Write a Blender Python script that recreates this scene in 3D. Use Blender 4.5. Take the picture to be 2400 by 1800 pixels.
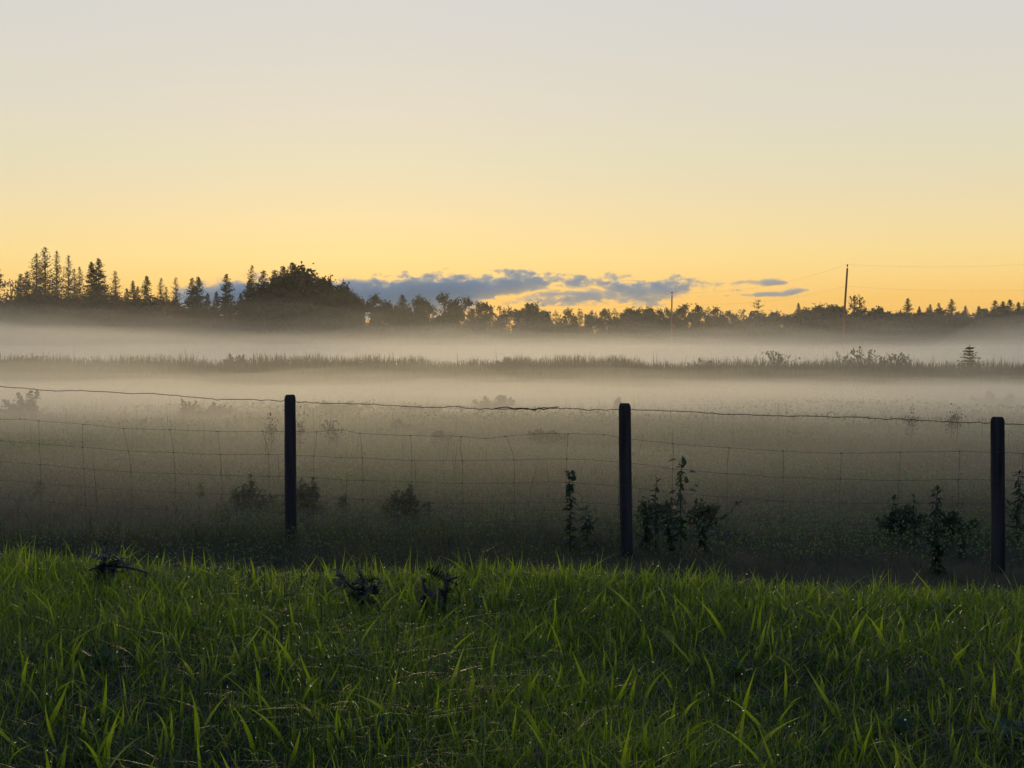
import bpy, math, random
import numpy as np
from mathutils import Vector, Matrix, noise as mnoise

random.seed(7)
RNG = np.random.default_rng(7)
for _o in list(bpy.data.objects):
    bpy.data.objects.remove(_o)
SC = bpy.context.scene
COL = SC.collection

# ------------------------------------------------------------------ camera
F, CX, CY, HY = 3400.0, 1200.0, 900.0, 810.0      # focal length and centre in photo pixels, horizon row
EYE = 0.85
PITCH = math.atan((CY - HY) / F)
cam_d = bpy.data.cameras.new('camera')
cam = bpy.data.objects.new('camera', cam_d)
COL.objects.link(cam)
cam_d.sensor_width = 36.0
cam_d.lens = 36.0 * F / 2400.0
cam_d.clip_start = 0.05
cam_d.clip_end = 20000
cam.location = (0, 0, EYE)
cam.rotation_euler = (math.radians(90) - PITCH, 0, 0)
SC.camera = cam

def at(px, py, d):
    """world point seen at photo pixel (px, py), d metres ahead of the camera"""
    u, v = (px - CX) / F, (CY - py) / F
    c, s = math.cos(PITCH), math.sin(PITCH)
    x, y, z = u, c + v * s, -s + v * c
    k = d / y
    return Vector((x * k, d, EYE + z * k))

# ------------------------------------------------------------------ sky, sun, exposure
SUN_EL, SUN_AZ = math.radians(4.0), math.radians(-6.0)     # azimuth from +y towards +x
world = bpy.data.worlds.new('World')
SC.world = world
world.use_nodes = True
wn, wl = world.node_tree.nodes, world.node_tree.links
wn.clear()
def s2l(r, g, b):
    f = lambda c: (c / 255 / 12.92) if c / 255 <= 0.04045 else ((c / 255 + 0.055) / 1.055) ** 2.4
    return (f(r), f(g), f(b), 1.0)
out = wn.new('ShaderNodeOutputWorld')
bg = wn.new('ShaderNodeBackground')
bg.inputs['Strength'].default_value = 1.0
tc = wn.new('ShaderNodeTexCoord')
sep = wn.new('ShaderNodeSeparateXYZ')
wl.new(tc.outputs['Generated'], sep.inputs[0])
zc = wn.new('ShaderNodeMath'); zc.operation = 'MAXIMUM'; zc.inputs[1].default_value = 0.0
wl.new(sep.outputs['Z'], zc.inputs[0])
zs = wn.new('ShaderNodeMath'); zs.operation = 'POWER'; zs.inputs[1].default_value = 0.5
wl.new(zc.outputs[0], zs.inputs[0])
def ramp(stops):
    r = wn.new('ShaderNodeValToRGB')
    e = r.color_ramp.elements
    while len(e) > 1:
        e.remove(e[-1])
    e[0].position, e[0].color = math.sqrt(stops[0][0]), s2l(*stops[0][1])
    for p, c in stops[1:]:
        n = e.new(math.sqrt(p)); n.color = s2l(*c)
    return r
warm = ramp([(0.0, (250, 192, 100)), (0.018, (254, 198, 102)), (0.032, (254, 203, 112)), (0.047, (254, 215, 136)), (0.062, (251, 222, 152)), (0.085, (244, 222, 170)),
             (0.109, (235, 221, 184)), (0.1265, (229, 222, 190)), (0.156, (226, 219, 200)), (0.179, (223, 218, 204)), (0.20, (220, 217, 208)),
             (0.238, (216, 216, 212)), (0.34, (190, 197, 206)), (0.55, (146, 163, 190)), (1.0, (90, 116, 158))])
cool = ramp([(0.0, (140, 142, 162)), (0.08, (160, 158, 176)), (0.2, (150, 161, 188)), (0.5, (118, 140, 182)), (1.0, (90, 118, 166))])
wl.new(zs.outputs[0], warm.inputs[0]); wl.new(zs.outputs[0], cool.inputs[0])
# how far the looked-at azimuth is from the afterglow
dp = wn.new('ShaderNodeVectorMath'); dp.operation = 'DOT_PRODUCT'
wl.new(tc.outputs['Generated'], dp.inputs[0])
dp.inputs[1].default_value = (math.sin(SUN_AZ), math.cos(SUN_AZ), 0)
mr = wn.new('ShaderNodeMapRange'); mr.interpolation_type = 'SMOOTHSTEP'
mr.inputs['From Min'].default_value = 0.80; mr.inputs['From Max'].default_value = -0.55
wl.new(dp.outputs['Value'], mr.inputs['Value'])
mx = wn.new('ShaderNodeMix'); mx.data_type = 'RGBA'
wl.new(mr.outputs['Result'], mx.inputs['Factor'])
wl.new(warm.outputs[0], mx.inputs['A']); wl.new(cool.outputs[0], mx.inputs['B'])
# the physical dusk sky adds a little of its own
sky = wn.new('ShaderNodeTexSky'); sky.sky_type = 'NISHITA'; sky.sun_disc = False
sky.sun_elevation = SUN_EL; sky.sun_rotation = SUN_AZ; sky.dust_density = 2.0
sk = wn.new('ShaderNodeVectorMath'); sk.operation = 'SCALE'; sk.inputs['Scale'].default_value = 0.05
wl.new(sky.outputs[0], sk.inputs[0])
mx2 = wn.new('ShaderNodeMix'); mx2.data_type = 'RGBA'; mx2.inputs['Factor'].default_value = 0.05
wl.new(mx.outputs['Result'], mx2.inputs['A']); wl.new(sk.outputs[0], mx2.inputs['B'])
wl.new(mx2.outputs['Result'], bg.inputs['Color'])
wl.new(bg.outputs[0], out.inputs['Surface'])
world.cycles.sampling_method = 'MANUAL'
world.cycles.sample_map_resolution = 512

sun_d = bpy.data.lights.new('sun', 'SUN')
sun_d.energy = 0.9
sun_d.angle = math.radians(14)
sun_d.color = (1.0, 0.74, 0.34)
sun = bpy.data.objects.new('sun', sun_d)
COL.objects.link(sun)
_dir = Vector((math.sin(SUN_AZ) * math.cos(SUN_EL), math.cos(SUN_AZ) * math.cos(SUN_EL), math.sin(SUN_EL)))
sun.rotation_euler = _dir.to_track_quat('Z', 'Y').to_euler()

SC.view_settings.view_transform = 'Standard'
SC.view_settings.look = 'None'
SC.view_settings.exposure = 0.0
SC.view_settings.gamma = 1.0
SC.view_settings.use_curve_mapping = False
SC.render.engine = 'CYCLES'
cy = SC.cycles
cy.use_denoising = True
cy.denoiser = 'OPENIMAGEDENOISE'
cy.max_bounces = 10
cy.diffuse_bounces = 2
cy.glossy_bounces = 2
cy.transmission_bounces = 4
cy.volume_bounces = 8

cy.transparent_max_bounces = 96
cy.sample_clamp_indirect = 3.0
cy.caustics_reflective = False
cy.caustics_refractive = False
cy.volume_max_steps = 128

# ------------------------------------------------------------------ helpers
def fbm(x, y, z=0.0, o=3):
    v, a = 0.0, 1.0
    for i in range(o):
        v += a * mnoise.noise(Vector((x, y, z + i * 7.3)))
        x *= 2; y *= 2; a *= 0.5
    return v

def mesh_np(name, verts, faces, mats=(), tint=None, smooth=False):
    """verts (N,3) array, faces (M,k) array -> mesh"""
    me = bpy.data.meshes.new(name)
    verts = np.asarray(verts, dtype=np.float32).reshape(-1, 3)
    faces = np.asarray(faces, dtype=np.int32)
    m, k = faces.shape
    me.vertices.add(len(verts)); me.vertices.foreach_set('co', verts.ravel())
    me.loops.add(m * k); me.loops.foreach_set('vertex_index', faces.ravel())
    me.polygons.add(m)
    me.polygons.foreach_set('loop_start', np.arange(0, m * k, k, dtype=np.int32))
    if smooth:
        me.polygons.foreach_set('use_smooth', np.ones(m, dtype=bool))
    me.update(calc_edges=True)
    if tint is not None:
        a = me.attributes.new('tint', 'FLOAT', 'POINT')
        a.data.foreach_set('value', np.asarray(tint, dtype=np.float32))
    for mt in mats:
        me.materials.append(mt)
    return me

class MB:
    """collects mixed polygons for one mesh"""
    def __init__(s): s.v, s.f = [], []
    def poly(s, pts):
        n = len(s.v); s.v += [tuple(p) for p in pts]; s.f.append(tuple(range(n, n + len(pts))))
    def tube(s, pts, rad, n=5, cap=True):
        pts = [Vector(p) for p in pts]
        if not hasattr(rad, '__len__'): rad = [rad] * len(pts)
        rings = []
        for i, p in enumerate(pts):
            d = (pts[min(i + 1, len(pts) - 1)] - pts[max(i - 1, 0)])
            if d.length < 1e-9: d = Vector((0, 0, 1))
            d.normalize()
            a = Vector((1, 0, 0)) if abs(d.x) < 0.8 else Vector((0, 1, 0))
            u = d.cross(a).normalized(); w = d.cross(u)
            b = len(s.v)
            for j in range(n):
                t = 2 * math.pi * j / n
                s.v.append(tuple(p + (u * math.cos(t) + w * math.sin(t)) * rad[i]))
            rings.append(b)
        for a, b in zip(rings, rings[1:]):
            for j in range(n):
                k = (j + 1) % n
                s.f.append((a + j, a + k, b + k, b + j))
        if cap:
            s.f.append(tuple(rings[0] + j for j in reversed(range(n))))
            s.f.append(tuple(rings[-1] + j for j in range(n)))
    def mesh(s, name, mat, smooth=True):
        me = bpy.data.meshes.new(name)
        me.from_pydata(s.v, [], s.f)
        me.materials.append(mat)
        if smooth:
            me.polygons.foreach_set('use_smooth', [True] * len(me.polygons))
        me.update()
        return me

def put(name, me, parent=None, loc=None, kind=None, label=None, cat=None, group=None, rz=0.0, sc=None):
    o = bpy.data.objects.new(name, me)
    COL.objects.link(o)
    if parent: o.parent = parent
    if loc is not None: o.location = loc
    if rz: o.rotation_euler = (0, 0, rz)
    if sc is not None: o.scale = sc if hasattr(sc, '__len__') else (sc, sc, sc)
    if kind: o['kind'] = kind
    if label: o['label'] = label
    if cat: o['category'] = cat
    if group: o['group'] = group
    return o

# ------------------------------------------------------------------ materials
def newmat(name):
    m = bpy.data.materials.new(name); m.use_nodes = True
    n, l = m.node_tree.nodes, m.node_tree.links
    n.clear()
    o = n.new('ShaderNodeOutputMaterial')
    return m, n, l, o

def leaf_mat(name, c0, c1, trans0, trans1, tfac=0.5, rough=0.35, spec=0.4, use_tint=True):
    """thin leaf: diffuse + translucent + gloss, colour varies with each blade's own tint"""
    m, n, l, o = newmat(name)
    if use_tint:
        at_ = n.new('ShaderNodeAttribute'); at_.attribute_name = 'tint'; fac = at_.outputs['Fac']
    else:
        t = n.new('ShaderNodeTexCoord'); ns = n.new('ShaderNodeTexNoise'); ns.inputs['Scale'].default_value = 1.3
        l.new(t.outputs['Object'], ns.inputs['Vector'])
        oi = n.new('ShaderNodeObjectInfo'); ad = n.new('ShaderNodeMath'); ad.operation = 'MULTIPLY_ADD'
        l.new(oi.outputs['Random'], ad.inputs[0]); ad.inputs[1].default_value = 0.5
        l.new(ns.outputs['Fac'], ad.inputs[2]); fac = ad.outputs[0]
    def mixc(a, b):
        x = n.new('ShaderNodeMix'); x.data_type = 'RGBA'; x.clamp_factor = True
        l.new(fac, x.inputs['Factor']); x.inputs['A'].default_value = (*a, 1); x.inputs['B'].default_value = (*b, 1)
        return x.outputs['Result']
    p = n.new('ShaderNodeBsdfPrincipled')
    l.new(mixc(c0, c1), p.inputs['Base Color'])
    p.inputs['Roughness'].default_value = rough
    p.inputs['Specular IOR Level'].default_value = spec
    tr = n.new('ShaderNodeBsdfTranslucent'); l.new(mixc(trans0, trans1), tr.inputs['Color'])
    ms = n.new('ShaderNodeMixShader'); ms.inputs[0].default_value = tfac
    l.new(p.outputs[0], ms.inputs[1]); l.new(tr.outputs[0], ms.inputs[2])
    l.new(ms.outputs[0], o.inputs['Surface'])
    return m

def solid_mat(name, c0, c1, scale=8.0, rough=0.8, stretch=(1, 1, 1), bump=0.0, spec=0.3):
    m, n, l, o = newmat(name)
    t = n.new('ShaderNodeTexCoord'); mp = n.new('ShaderNodeMapping'); mp.inputs['Scale'].default_value = stretch
    l.new(t.outputs['Object'], mp.inputs[0])
    ns = n.new('ShaderNodeTexNoise'); ns.inputs['Scale'].default_value = scale; ns.inputs['Detail'].default_value = 5
    l.new(mp.outputs[0], ns.inputs['Vector'])
    mr_ = n.new('ShaderNodeMapRange'); mr_.inputs['From Min'].default_value = 0.35; mr_.inputs['From Max'].default_value = 0.65
    l.new(ns.outputs['Fac'], mr_.inputs['Value'])
    x = n.new('ShaderNodeMix'); x.data_type = 'RGBA'
    l.new(mr_.outputs[0], x.inputs['Factor']); x.inputs['A'].default_value = (*c0, 1); x.inputs['B'].default_value = (*c1, 1)
    p = n.new('ShaderNodeBsdfPrincipled'); l.new(x.outputs['Result'], p.inputs['Base Color'])
    p.inputs['Roughness'].default_value = rough
    p.inputs['Specular IOR Level'].default_value = spec
    if bump:
        b = n.new('ShaderNodeBump'); b.inputs['Strength'].default_value = bump; b.inputs['Distance'].default_value = 0.01
        l.new(ns.outputs['Fac'], b.inputs['Height']); l.new(b.outputs[0], p.inputs['Normal'])
    l.new(p.outputs[0], o.inputs['Surface'])
    return m

M_GRASS = leaf_mat('lawn_grass', (0.010, 0.030, 0.017), (0.055, 0.090, 0.014), (0.018, 0.075, 0.012), (0.41, 0.57, 0.018), 0.6, 0.33, 0.55)
M_HERB = leaf_mat('pasture_leaf', (0.038, 0.080, 0.045), (0.130, 0.170, 0.080), (0.05, 0.14, 0.04), (0.20, 0.32, 0.08), 0.4, 0.6, 0.2, use_tint=False)
M_DRY = leaf_mat('dry_grass', (0.10, 0.085, 0.055), (0.26, 0.23, 0.16), (0.12, 0.10, 0.05), (0.25, 0.21, 0.12), 0.3, 0.6, 0.2)
M_FIELD = leaf_mat('field_grass', (0.030, 0.046, 0.024), (0.095, 0.095, 0.045), (0.04, 0.07, 0.02), (0.16, 0.16, 0.05), 0.3, 0.6, 0.15)
M_REED = leaf_mat('reed', (0.035, 0.036, 0.016), (0.075, 0.066, 0.030), (0.05, 0.05, 0.015), (0.12, 0.10, 0.03), 0.35, 0.6, 0.15)
M_WEED = leaf_mat('weed_leaf', (0.012, 0.030, 0.018), (0.028, 0.055, 0.025), (0.02, 0.05, 0.015), (0.04, 0.08, 0.02), 0.3, 0.5, 0.25, use_tint=False)
M_THISTLE = leaf_mat('withered_thistle', (0.020, 0.022, 0.018), (0.05, 0.05, 0.035), (0.01, 0.012, 0.008), (0.02, 0.02, 0.012), 0.12, 0.45, 0.4, use_tint=False)
M_BROAD = leaf_mat('broad_leaf', (0.014, 0.040, 0.020), (0.030, 0.065, 0.028), (0.02, 0.06, 0.012), (0.06, 0.12, 0.02), 0.35, 0.45, 0.22, use_tint=False)
M_SPRUCE = leaf_mat('spruce_needles', (0.010, 0.016, 0.010), (0.022, 0.030, 0.014), (0.01, 0.015, 0.006), (0.03, 0.035, 0.01), 0.12, 0.7, 0.1, use_tint=False)
M_LARCH = leaf_mat('larch_needles', (0.030, 0.026, 0.012), (0.060, 0.045, 0.018), (0.05, 0.035, 0.01), (0.10, 0.06, 0.015), 0.3, 0.7, 0.1, use_tint=False)
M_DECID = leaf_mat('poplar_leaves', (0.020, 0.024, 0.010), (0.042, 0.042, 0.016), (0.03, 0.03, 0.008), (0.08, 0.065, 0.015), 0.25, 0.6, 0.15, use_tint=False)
M_BARK = solid_mat('bark', (0.025, 0.02, 0.015), (0.06, 0.05, 0.04), 6, 0.9, (1, 1, 0.3))
M_STEM = solid_mat('weed_stem', (0.015, 0.022, 0.014), (0.03, 0.038, 0.02), 20, 0.7)
M_POST = solid_mat('weathered_post', (0.014, 0.014, 0.015), (0.055, 0.052, 0.048), 14, 0.85, (1, 1, 0.08), 0.6, 0.2)
M_WIRE = solid_mat('galvanised_wire', (0.035, 0.033, 0.03), (0.07, 0.06, 0.05), 30, 0.55)
M_RUST = solid_mat('rusty_wire', (0.06, 0.022, 0.012), (0.14, 0.055, 0.03), 30, 0.7)
M_POLE = solid_mat('pole_wood', (0.26, 0.055, 0.016), (0.42, 0.10, 0.028), 3, 0.8, (1, 1, 0.05))
M_IRON = solid_mat('pole_iron', (0.03, 0.03, 0.03), (0.06, 0.06, 0.06), 9, 0.6)

# ground: damp soil under the lawn, matted old grass in the field
m, n, l, o = newmat('ground'); M_GROUND = m
t = n.new('ShaderNodeTexCoord')
n1 = n.new('ShaderNodeTexNoise'); n1.inputs['Scale'].default_value = 0.35; n1.inputs['Detail'].default_value = 6
n2 = n.new('ShaderNodeTexNoise'); n2.inputs['Scale'].default_value = 22; n2.inputs['Detail'].default_value = 6
l.new(t.outputs['Object'], n1.inputs['Vector']); l.new(t.outputs['Object'], n2.inputs['Vector'])
x1 = n.new('ShaderNodeMix'); x1.data_type = 'RGBA'; l.new(n1.outputs['Fac'], x1.inputs['Factor'])
x1.inputs['A'].default_value = (0.018, 0.026, 0.014, 1); x1.inputs['B'].default_value = (0.040, 0.040, 0.022, 1)
x2 = n.new('ShaderNodeMix'); x2.data_type = 'RGBA'; l.new(n2.outputs['Fac'], x2.inputs['Factor'])
l.new(x1.outputs['Result'], x2.inputs['A']); x2.inputs['B'].default_value = (0.030, 0.024, 0.017, 1)
p = n.new('ShaderNodeBsdfPrincipled'); p.inputs['Roughness'].default_value = 0.95; p.inputs['Specular IOR Level'].default_value = 0.1
l.new(x2.outputs['Result'], p.inputs['Base Color'])
b = n.new('ShaderNodeBump'); b.inputs['Strength'].default_value = 0.8; b.inputs['Distance'].default_value = 0.02
l.new(n2.outputs['Fac'], b.inputs['Height']); l.new(b.outputs[0], p.inputs['Normal'])
l.new(p.outputs[0], o.inputs['Surface'])

def glass_mat():
    m, n, l, o = newmat('dew_water')
    p = n.new('ShaderNodeBsdfPrincipled'); p.inputs['Base Color'].default_value = (1, 1, 1, 1)
    p.inputs['Roughness'].default_value = 0.02; p.inputs['Transmission Weight'].default_value = 1.0; p.inputs['IOR'].default_value = 1.33
    l.new(p.outputs[0], o.inputs['Surface'])
    return m
M_DEW = glass_mat()

# ------------------------------------------------------------------ terrain
def sstep(a, b, v):
    v = np.clip((v - a) / (b - a), 0, 1)
    return v * v * (3 - 2 * v)

def bank_ground(x):
    return np.interp(x, [-60, -10, 0, 12, 25, 60], [-0.42, -0.45, -0.50, -0.62, -0.72, -0.75])

def ground(x, y):
    x = np.asarray(x, dtype=float); y = np.asarray(y, dtype=float)
    t = y + 0.12 * x
    f = y + 0.34 * x
    z = 0.02 * np.sin(x * 1.9 + 0.6) * np.sin(y * 1.4) + 0.012 * np.sin(x * 4.1 + y * 2.7)
    z = z + (0.014 - 0.017 * x) * sstep(2, 5, y) * (1 - sstep(6, 8, y)) - 1.12 * sstep(4.75, 8.3, t) + 0.20 * sstep(9.2, 12.3, f)
    z = z + 0.05 * np.sin(x * 0.35 + 1) * np.sin(y * 0.22) * sstep(14, 24, y)
    z = z - 0.40 * sstep(22, 58, y)
    bt = bank_ground(x) + 0.09 * np.sin(x * 0.43) + 0.07 * np.sin(x * 0.97 + 2) + 0.04 * np.sin(x * 2.3 + 1)
    k = sstep(60, 72, y + 0.08 * x) * (1 - sstep(84, 98, y))
    z = z * (1 - k) + bt * k
    z = z - 0.35 * sstep(84, 110, y) + 0.6 * sstep(170, 230, y) + 2.0 * sstep(260, 900, y)
    return z

ys = np.concatenate([np.linspace(-6, 14, 130), np.linspace(14.5, 110, 120), np.geomspace(112, 4000, 40)])
xs = np.concatenate([-np.geomspace(3000, 9, 45), np.linspace(-8.5, 8.5, 90), np.geomspace(9, 3000, 45)])
X, Y = np.meshgrid(xs, ys)
V = np.stack([X.ravel(), Y.ravel(), ground(X, Y).ravel()], 1)
nx, ny = len(xs), len(ys)
I = (np.arange(ny - 1)[:, None] * nx + np.arange(nx - 1)[None, :]).ravel()
put('ground', mesh_np('ground', V, np.stack([I, I + 1, I + nx + 1, I + nx], 1), [M_GROUND], smooth=True), kind='structure')

# ------------------------------------------------------------------ blades
def blades(pos, h, w, az, lean, bend, seg=4, twist=None, tint=None, bulge=0.25):
    """strips of seg quads: returns verts, faces, tint per vertex"""
    N = len(pos)
    t = np.linspace(0, 1, seg + 1)[None, :]
    d = lean[:, None] * t + bend[:, None] * t ** 2.2
    z = t - 0.28 * np.abs(bend[:, None]) * t ** 3
    cx, cyy = np.cos(az)[:, None], np.sin(az)[:, None]
    P = np.stack([pos[:, 0:1] + cx * d * h[:, None], pos[:, 1:2] + cyy * d * h[:, None], pos[:, 2:3] + z * h[:, None]], 2)
    if twist is None: twist = np.zeros(N)
    sa = az[:, None] + math.pi / 2 + twist[:, None] * (0.4 + t)
    prof = (1 - t ** 2.0) * (1 - bulge + bulge * np.sin(np.pi * np.minimum(t * 1.3, 1))) + 0.04
    hw = 0.5 * w[:, None] * prof
    S = np.stack([np.cos(sa) * hw, np.sin(sa) * hw, np.zeros_like(hw)], 2)
    VV = np.stack([P - S, P + S], 2).reshape(N, (seg + 1) * 2, 3)
    base = (np.arange(N) * (seg + 1) * 2)[:, None]
    q = np.arange(seg)[None, :] * 2
    a = base + q
    FF = np.stack([a, a + 1, a + 3, a + 2], 2).reshape(-1, 4)
    T = None if tint is None else np.repeat(tint, (seg + 1) * 2)
    return VV.reshape(-1, 3), FF, T

def join(parts):
    Vs, Fs, Ts, off = [], [], [], 0
    for v, f, t in parts:
        Vs.append(v); Fs.append(f + off); Ts.append(t); off += len(v)
    return np.concatenate(Vs), np.concatenate(Fs), np.concatenate(Ts)

def frame_x(y, pad=0.35):
    return (1200 / F) * y + pad

def scatter(n, y0, y1, power=1.0, pad=0.35):
    """uniform over the wedge the camera sees (plus a margin)"""
    y = np.sqrt(RNG.uniform(0, 1, n * 2) ** power * (y1 ** 2 - y0 ** 2) + y0 ** 2)[:n]
    x = RNG.uniform(-1, 1, n) * (frame_x(y, pad))
    return x, y

def patch(x, y, s, seed):
    """0..1 smooth patchiness"""
    v = (np.sin(x * s + seed) + np.sin(y * s * 1.3 + seed * 2.1) + np.sin((x + y) * s * 0.7 + seed * 0.7)
         + np.sin((x - 1.7 * y) * s * 1.9 + seed * 3.3) * 0.6)
    return np.clip(0.5 + v / 5.5, 0, 1)

parts = []
# dense short sward
n_ = 105000
x, y = scatter(n_, 1.55, 6.6)
g = patch(x, y, 3.1, 1.3)
near = 1 - sstep(2.6, 3.9, y + 0.15 * x)
keep = RNG.uniform(0, 1, n_) > (0.60 - 0.80 * g) + 0.34 * near
x, y, g, near = x[keep], y[keep], g[keep], near[keep]
n_ = len(x)
h = RNG.uniform(0.03, 0.085, n_) * (0.7 + 0.6 * g)
tint = np.clip(-0.08 + 0.55 * g + RNG.normal(0, 0.20, n_) + 0.34 * (1 - near), 0, 1)
parts.append(blades(np.stack([x, y, ground(x, y) - 0.005], 1), h, RNG.uniform(0.0022, 0.0050, n_), RNG.uniform(0, 6.283, n_),
                    RNG.normal(0, 0.45, n_), RNG.normal(0, 0.75, n_), 4, RNG.normal(0, 1.2, n_), tint))
# tangled fine blades lying across the sward
n_ = 40000
x, y = scatter(n_, 1.55, 5.8)
g = patch(x, y, 4.2, 7.7)
parts.append(blades(np.stack([x, y, ground(x, y) + RNG.uniform(0, 0.03, n_)], 1), RNG.uniform(0.03, 0.085, n_), RNG.uniform(0.0014, 0.0032, n_), RNG.uniform(0, 6.283, n_),
                    RNG.normal(0, 1.1, n_), RNG.normal(0, 1.1, n_), 5, RNG.normal(0, 1.8, n_), np.clip(0.35 * g + RNG.normal(0.1, 0.32, n_), 0, 1)))
# longer blades in clumps
nc = 1500
cx_, cy_ = scatter(nc, 1.55, 6.2)
per = RNG.integers(3, 10, nc)
x = np.repeat(cx_, per) + RNG.normal(0, 0.022, per.sum()); y = np.repeat(cy_, per) + RNG.normal(0, 0.022, per.sum())
n_ = len(x)
h = np.repeat(RNG.uniform(0.045, 0.12, nc), per) * RNG.uniform(0.6, 1.1, n_)
tint = np.clip(np.repeat(RNG.uniform(-0.1, 1.0, nc), per) + RNG.normal(0, 0.12, n_), 0, 1)
parts.append(blades(np.stack([x, y, ground(x, y) - 0.005], 1), h, RNG.uniform(0.004, 0.0105, n_), RNG.uniform(0, 6.283, n_),
                    RNG.normal(0, 0.30, n_), RNG.normal(0, 0.38, n_), 5, RNG.normal(0, 0.8, n_), tint))
# broad couch-grass blades that stand out one by one, flats turned to the camera
n_ = 1300
x, y = scatter(n_, 1.6, 5.6)
h = RNG.uniform(0.045, 0.16, n_) * np.interp(y, [1.6, 5.6], [1.0, 0.9])
az = np.where(RNG.uniform(0, 1, n_) < 0.5, 0.0, math.pi) + RNG.normal(0, 0.5, n_)
parts.append(blades(np.stack([x, y, ground(x, y) - 0.005], 1), h, RNG.uniform(0.007, 0.0145, n_), az,
                    RNG.normal(0.15, 0.36, n_), RNG.normal(0.08, 0.38, n_), 7, math.pi / 2 + RNG.normal(0, 0.5, n_), RNG.uniform(0.5, 1.0, n_), 0.35))
# the ragged fringe along the crest
n_ = 1700
x = RNG.uniform(-2.6, 2.6, n_); y = 5.15 - 0.12 * x + RNG.normal(0, 0.22, n_)
h = RNG.uniform(0.05, 0.12, n_) * (0.6 + 0.7 * patch(x, y, 5.0, 4.0)) * np.where(RNG.uniform(0, 1, n_) < 0.07, 1.6, 1.0)
parts.append(blades(np.stack([x, y, ground(x, y) - 0.005], 1), h, RNG.uniform(0.0025, 0.0075, n_), RNG.uniform(0, 6.283, n_),
                    RNG.normal(0, 0.25, n_), RNG.normal(0, 0.35, n_), 5, RNG.normal(0, 1.0, n_), RNG.uniform(0.35, 1.0, n_)))
nt = 95
tx = RNG.uniform(-2.5, 2.4, nt); per = RNG.integers(5, 22, nt); hh_ = RNG.uniform(0.07, 0.165, nt)
x = np.repeat(tx, per) + RNG.normal(0, .035, per.sum()); n_ = len(x)
y = 5.05 - 0.12 * x + np.repeat(RNG.normal(0, .25, nt), per) + RNG.normal(0, .03, n_)
parts.append(blades(np.stack([x, y, ground(x, y) - 0.005], 1), np.repeat(hh_, per) * RNG.uniform(.55, 1.15, n_), RNG.uniform(0.004, 0.010, n_), RNG.uniform(0, 6.283, n_),
                    RNG.normal(0, 0.3, n_), RNG.normal(0, 0.4, n_), 6, RNG.normal(0, .9, n_), np.clip(np.repeat(RNG.uniform(.3, 1, nt), per) + RNG.normal(0, .1, n_), 0, 1), .35))
V, Fc, T = join(parts)
LAWN_V = V
put('lawn_grass', mesh_np('lawn_grass', V, Fc, [M_GRASS], T), kind='stuff',
    label='wet green lawn grass filling the foreground', cat='grass')

# dry stalks lying in it
n_ = 4500
x, y = scatter(n_, 1.6, 5.4)
h = RNG.uniform(0.04, 0.12, n_)
V, Fc, T = blades(np.stack([x, y, ground(x, y) + 0.004], 1), h, RNG.uniform(0.0012, 0.0028, n_), RNG.uniform(0, 6.283, n_),
                  RNG.normal(0, 0.9, n_), RNG.normal(0, 0.9, n_), 5, RNG.normal(0, 0.3, n_), RNG.uniform(0, 1, n_) ** 2)
put('dry_grass', mesh_np('dry_grass', V, Fc, [M_DRY], T), kind='stuff', label='thin dead beige stalks tangled in the foreground lawn', cat='dead grass')

# dew on blade tips
def ico():
    import bmesh
    bm = bmesh.new(); bmesh.ops.create_icosphere(bm, subdivisions=2, radius=1)
    v = np.array([tuple(q.co) for q in bm.verts]); f = np.array([[q.index for q in fa.verts] for fa in bm.faces]); bm.free()
    return v, f
IV, IF = ico()
nd = 1100
cand = LAWN_V[RNG.integers(0, len(LAWN_V), nd * 14)]
cand = cand[(cand[:, 2] - ground(cand[:, 0], cand[:, 1]) > 0.045) & (cand[:, 1] < 5.5)][:nd]
r = RNG.uniform(0.0008, 0.0021, len(cand)) * np.where(RNG.uniform(0, 1, len(cand)) < 0.15, 1.35, 1.0)
V = (cand[:, None, :] + IV[None] * r[:, None, None]).reshape(-1, 3)
Fc = (IF[None] + (np.arange(len(cand)) * len(IV))[:, None, None]).reshape(-1, 3)
put('dew_drops', mesh_np('dew_drops', V, Fc, [M_DEW], smooth=True), kind='stuff', label='tiny clear dew drops sparkling on the lawn blades', cat='dew')

# rough grass in the ditch and across the field
parts = []
for (y0, y1, n_, h0, h1, w0, w1) in [(5.6, 13.5, 24000, 0.08, 0.22, 0.004, 0.008), (13, 26, 22000, 0.08, 0.20, 0.005, 0.011),
                                      (26, 44, 16000, 0.10, 0.26, 0.010, 0.02), (44, 70, 16000, 0.14, 0.36, 0.015, 0.035)]:
    x, y = scatter(n_, y0, y1, pad=1.0)
    g = patch(x, y, 0.9 if y1 < 30 else 0.35, 2.0)
    k = RNG.uniform(0, 1, n_) < 0.45 + 0.7 * g
    x, y, g = x[k], y[k], g[k]; m_ = len(x)
    h = RNG.uniform(h0, h1, m_) * (0.5 + 0.8 * g)
    parts.append(blades(np.stack([x, y, ground(x, y) - 0.01], 1), h, RNG.uniform(w0, w1, m_), RNG.uniform(0, 6.283, m_),
                        RNG.normal(0, 0.5, m_), RNG.normal(0, 0.5, m_), 2, RNG.normal(0, 1.0, m_), np.clip(g * 0.6 + RNG.normal(0.2, 0.2, m_), 0, 1)))
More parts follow.
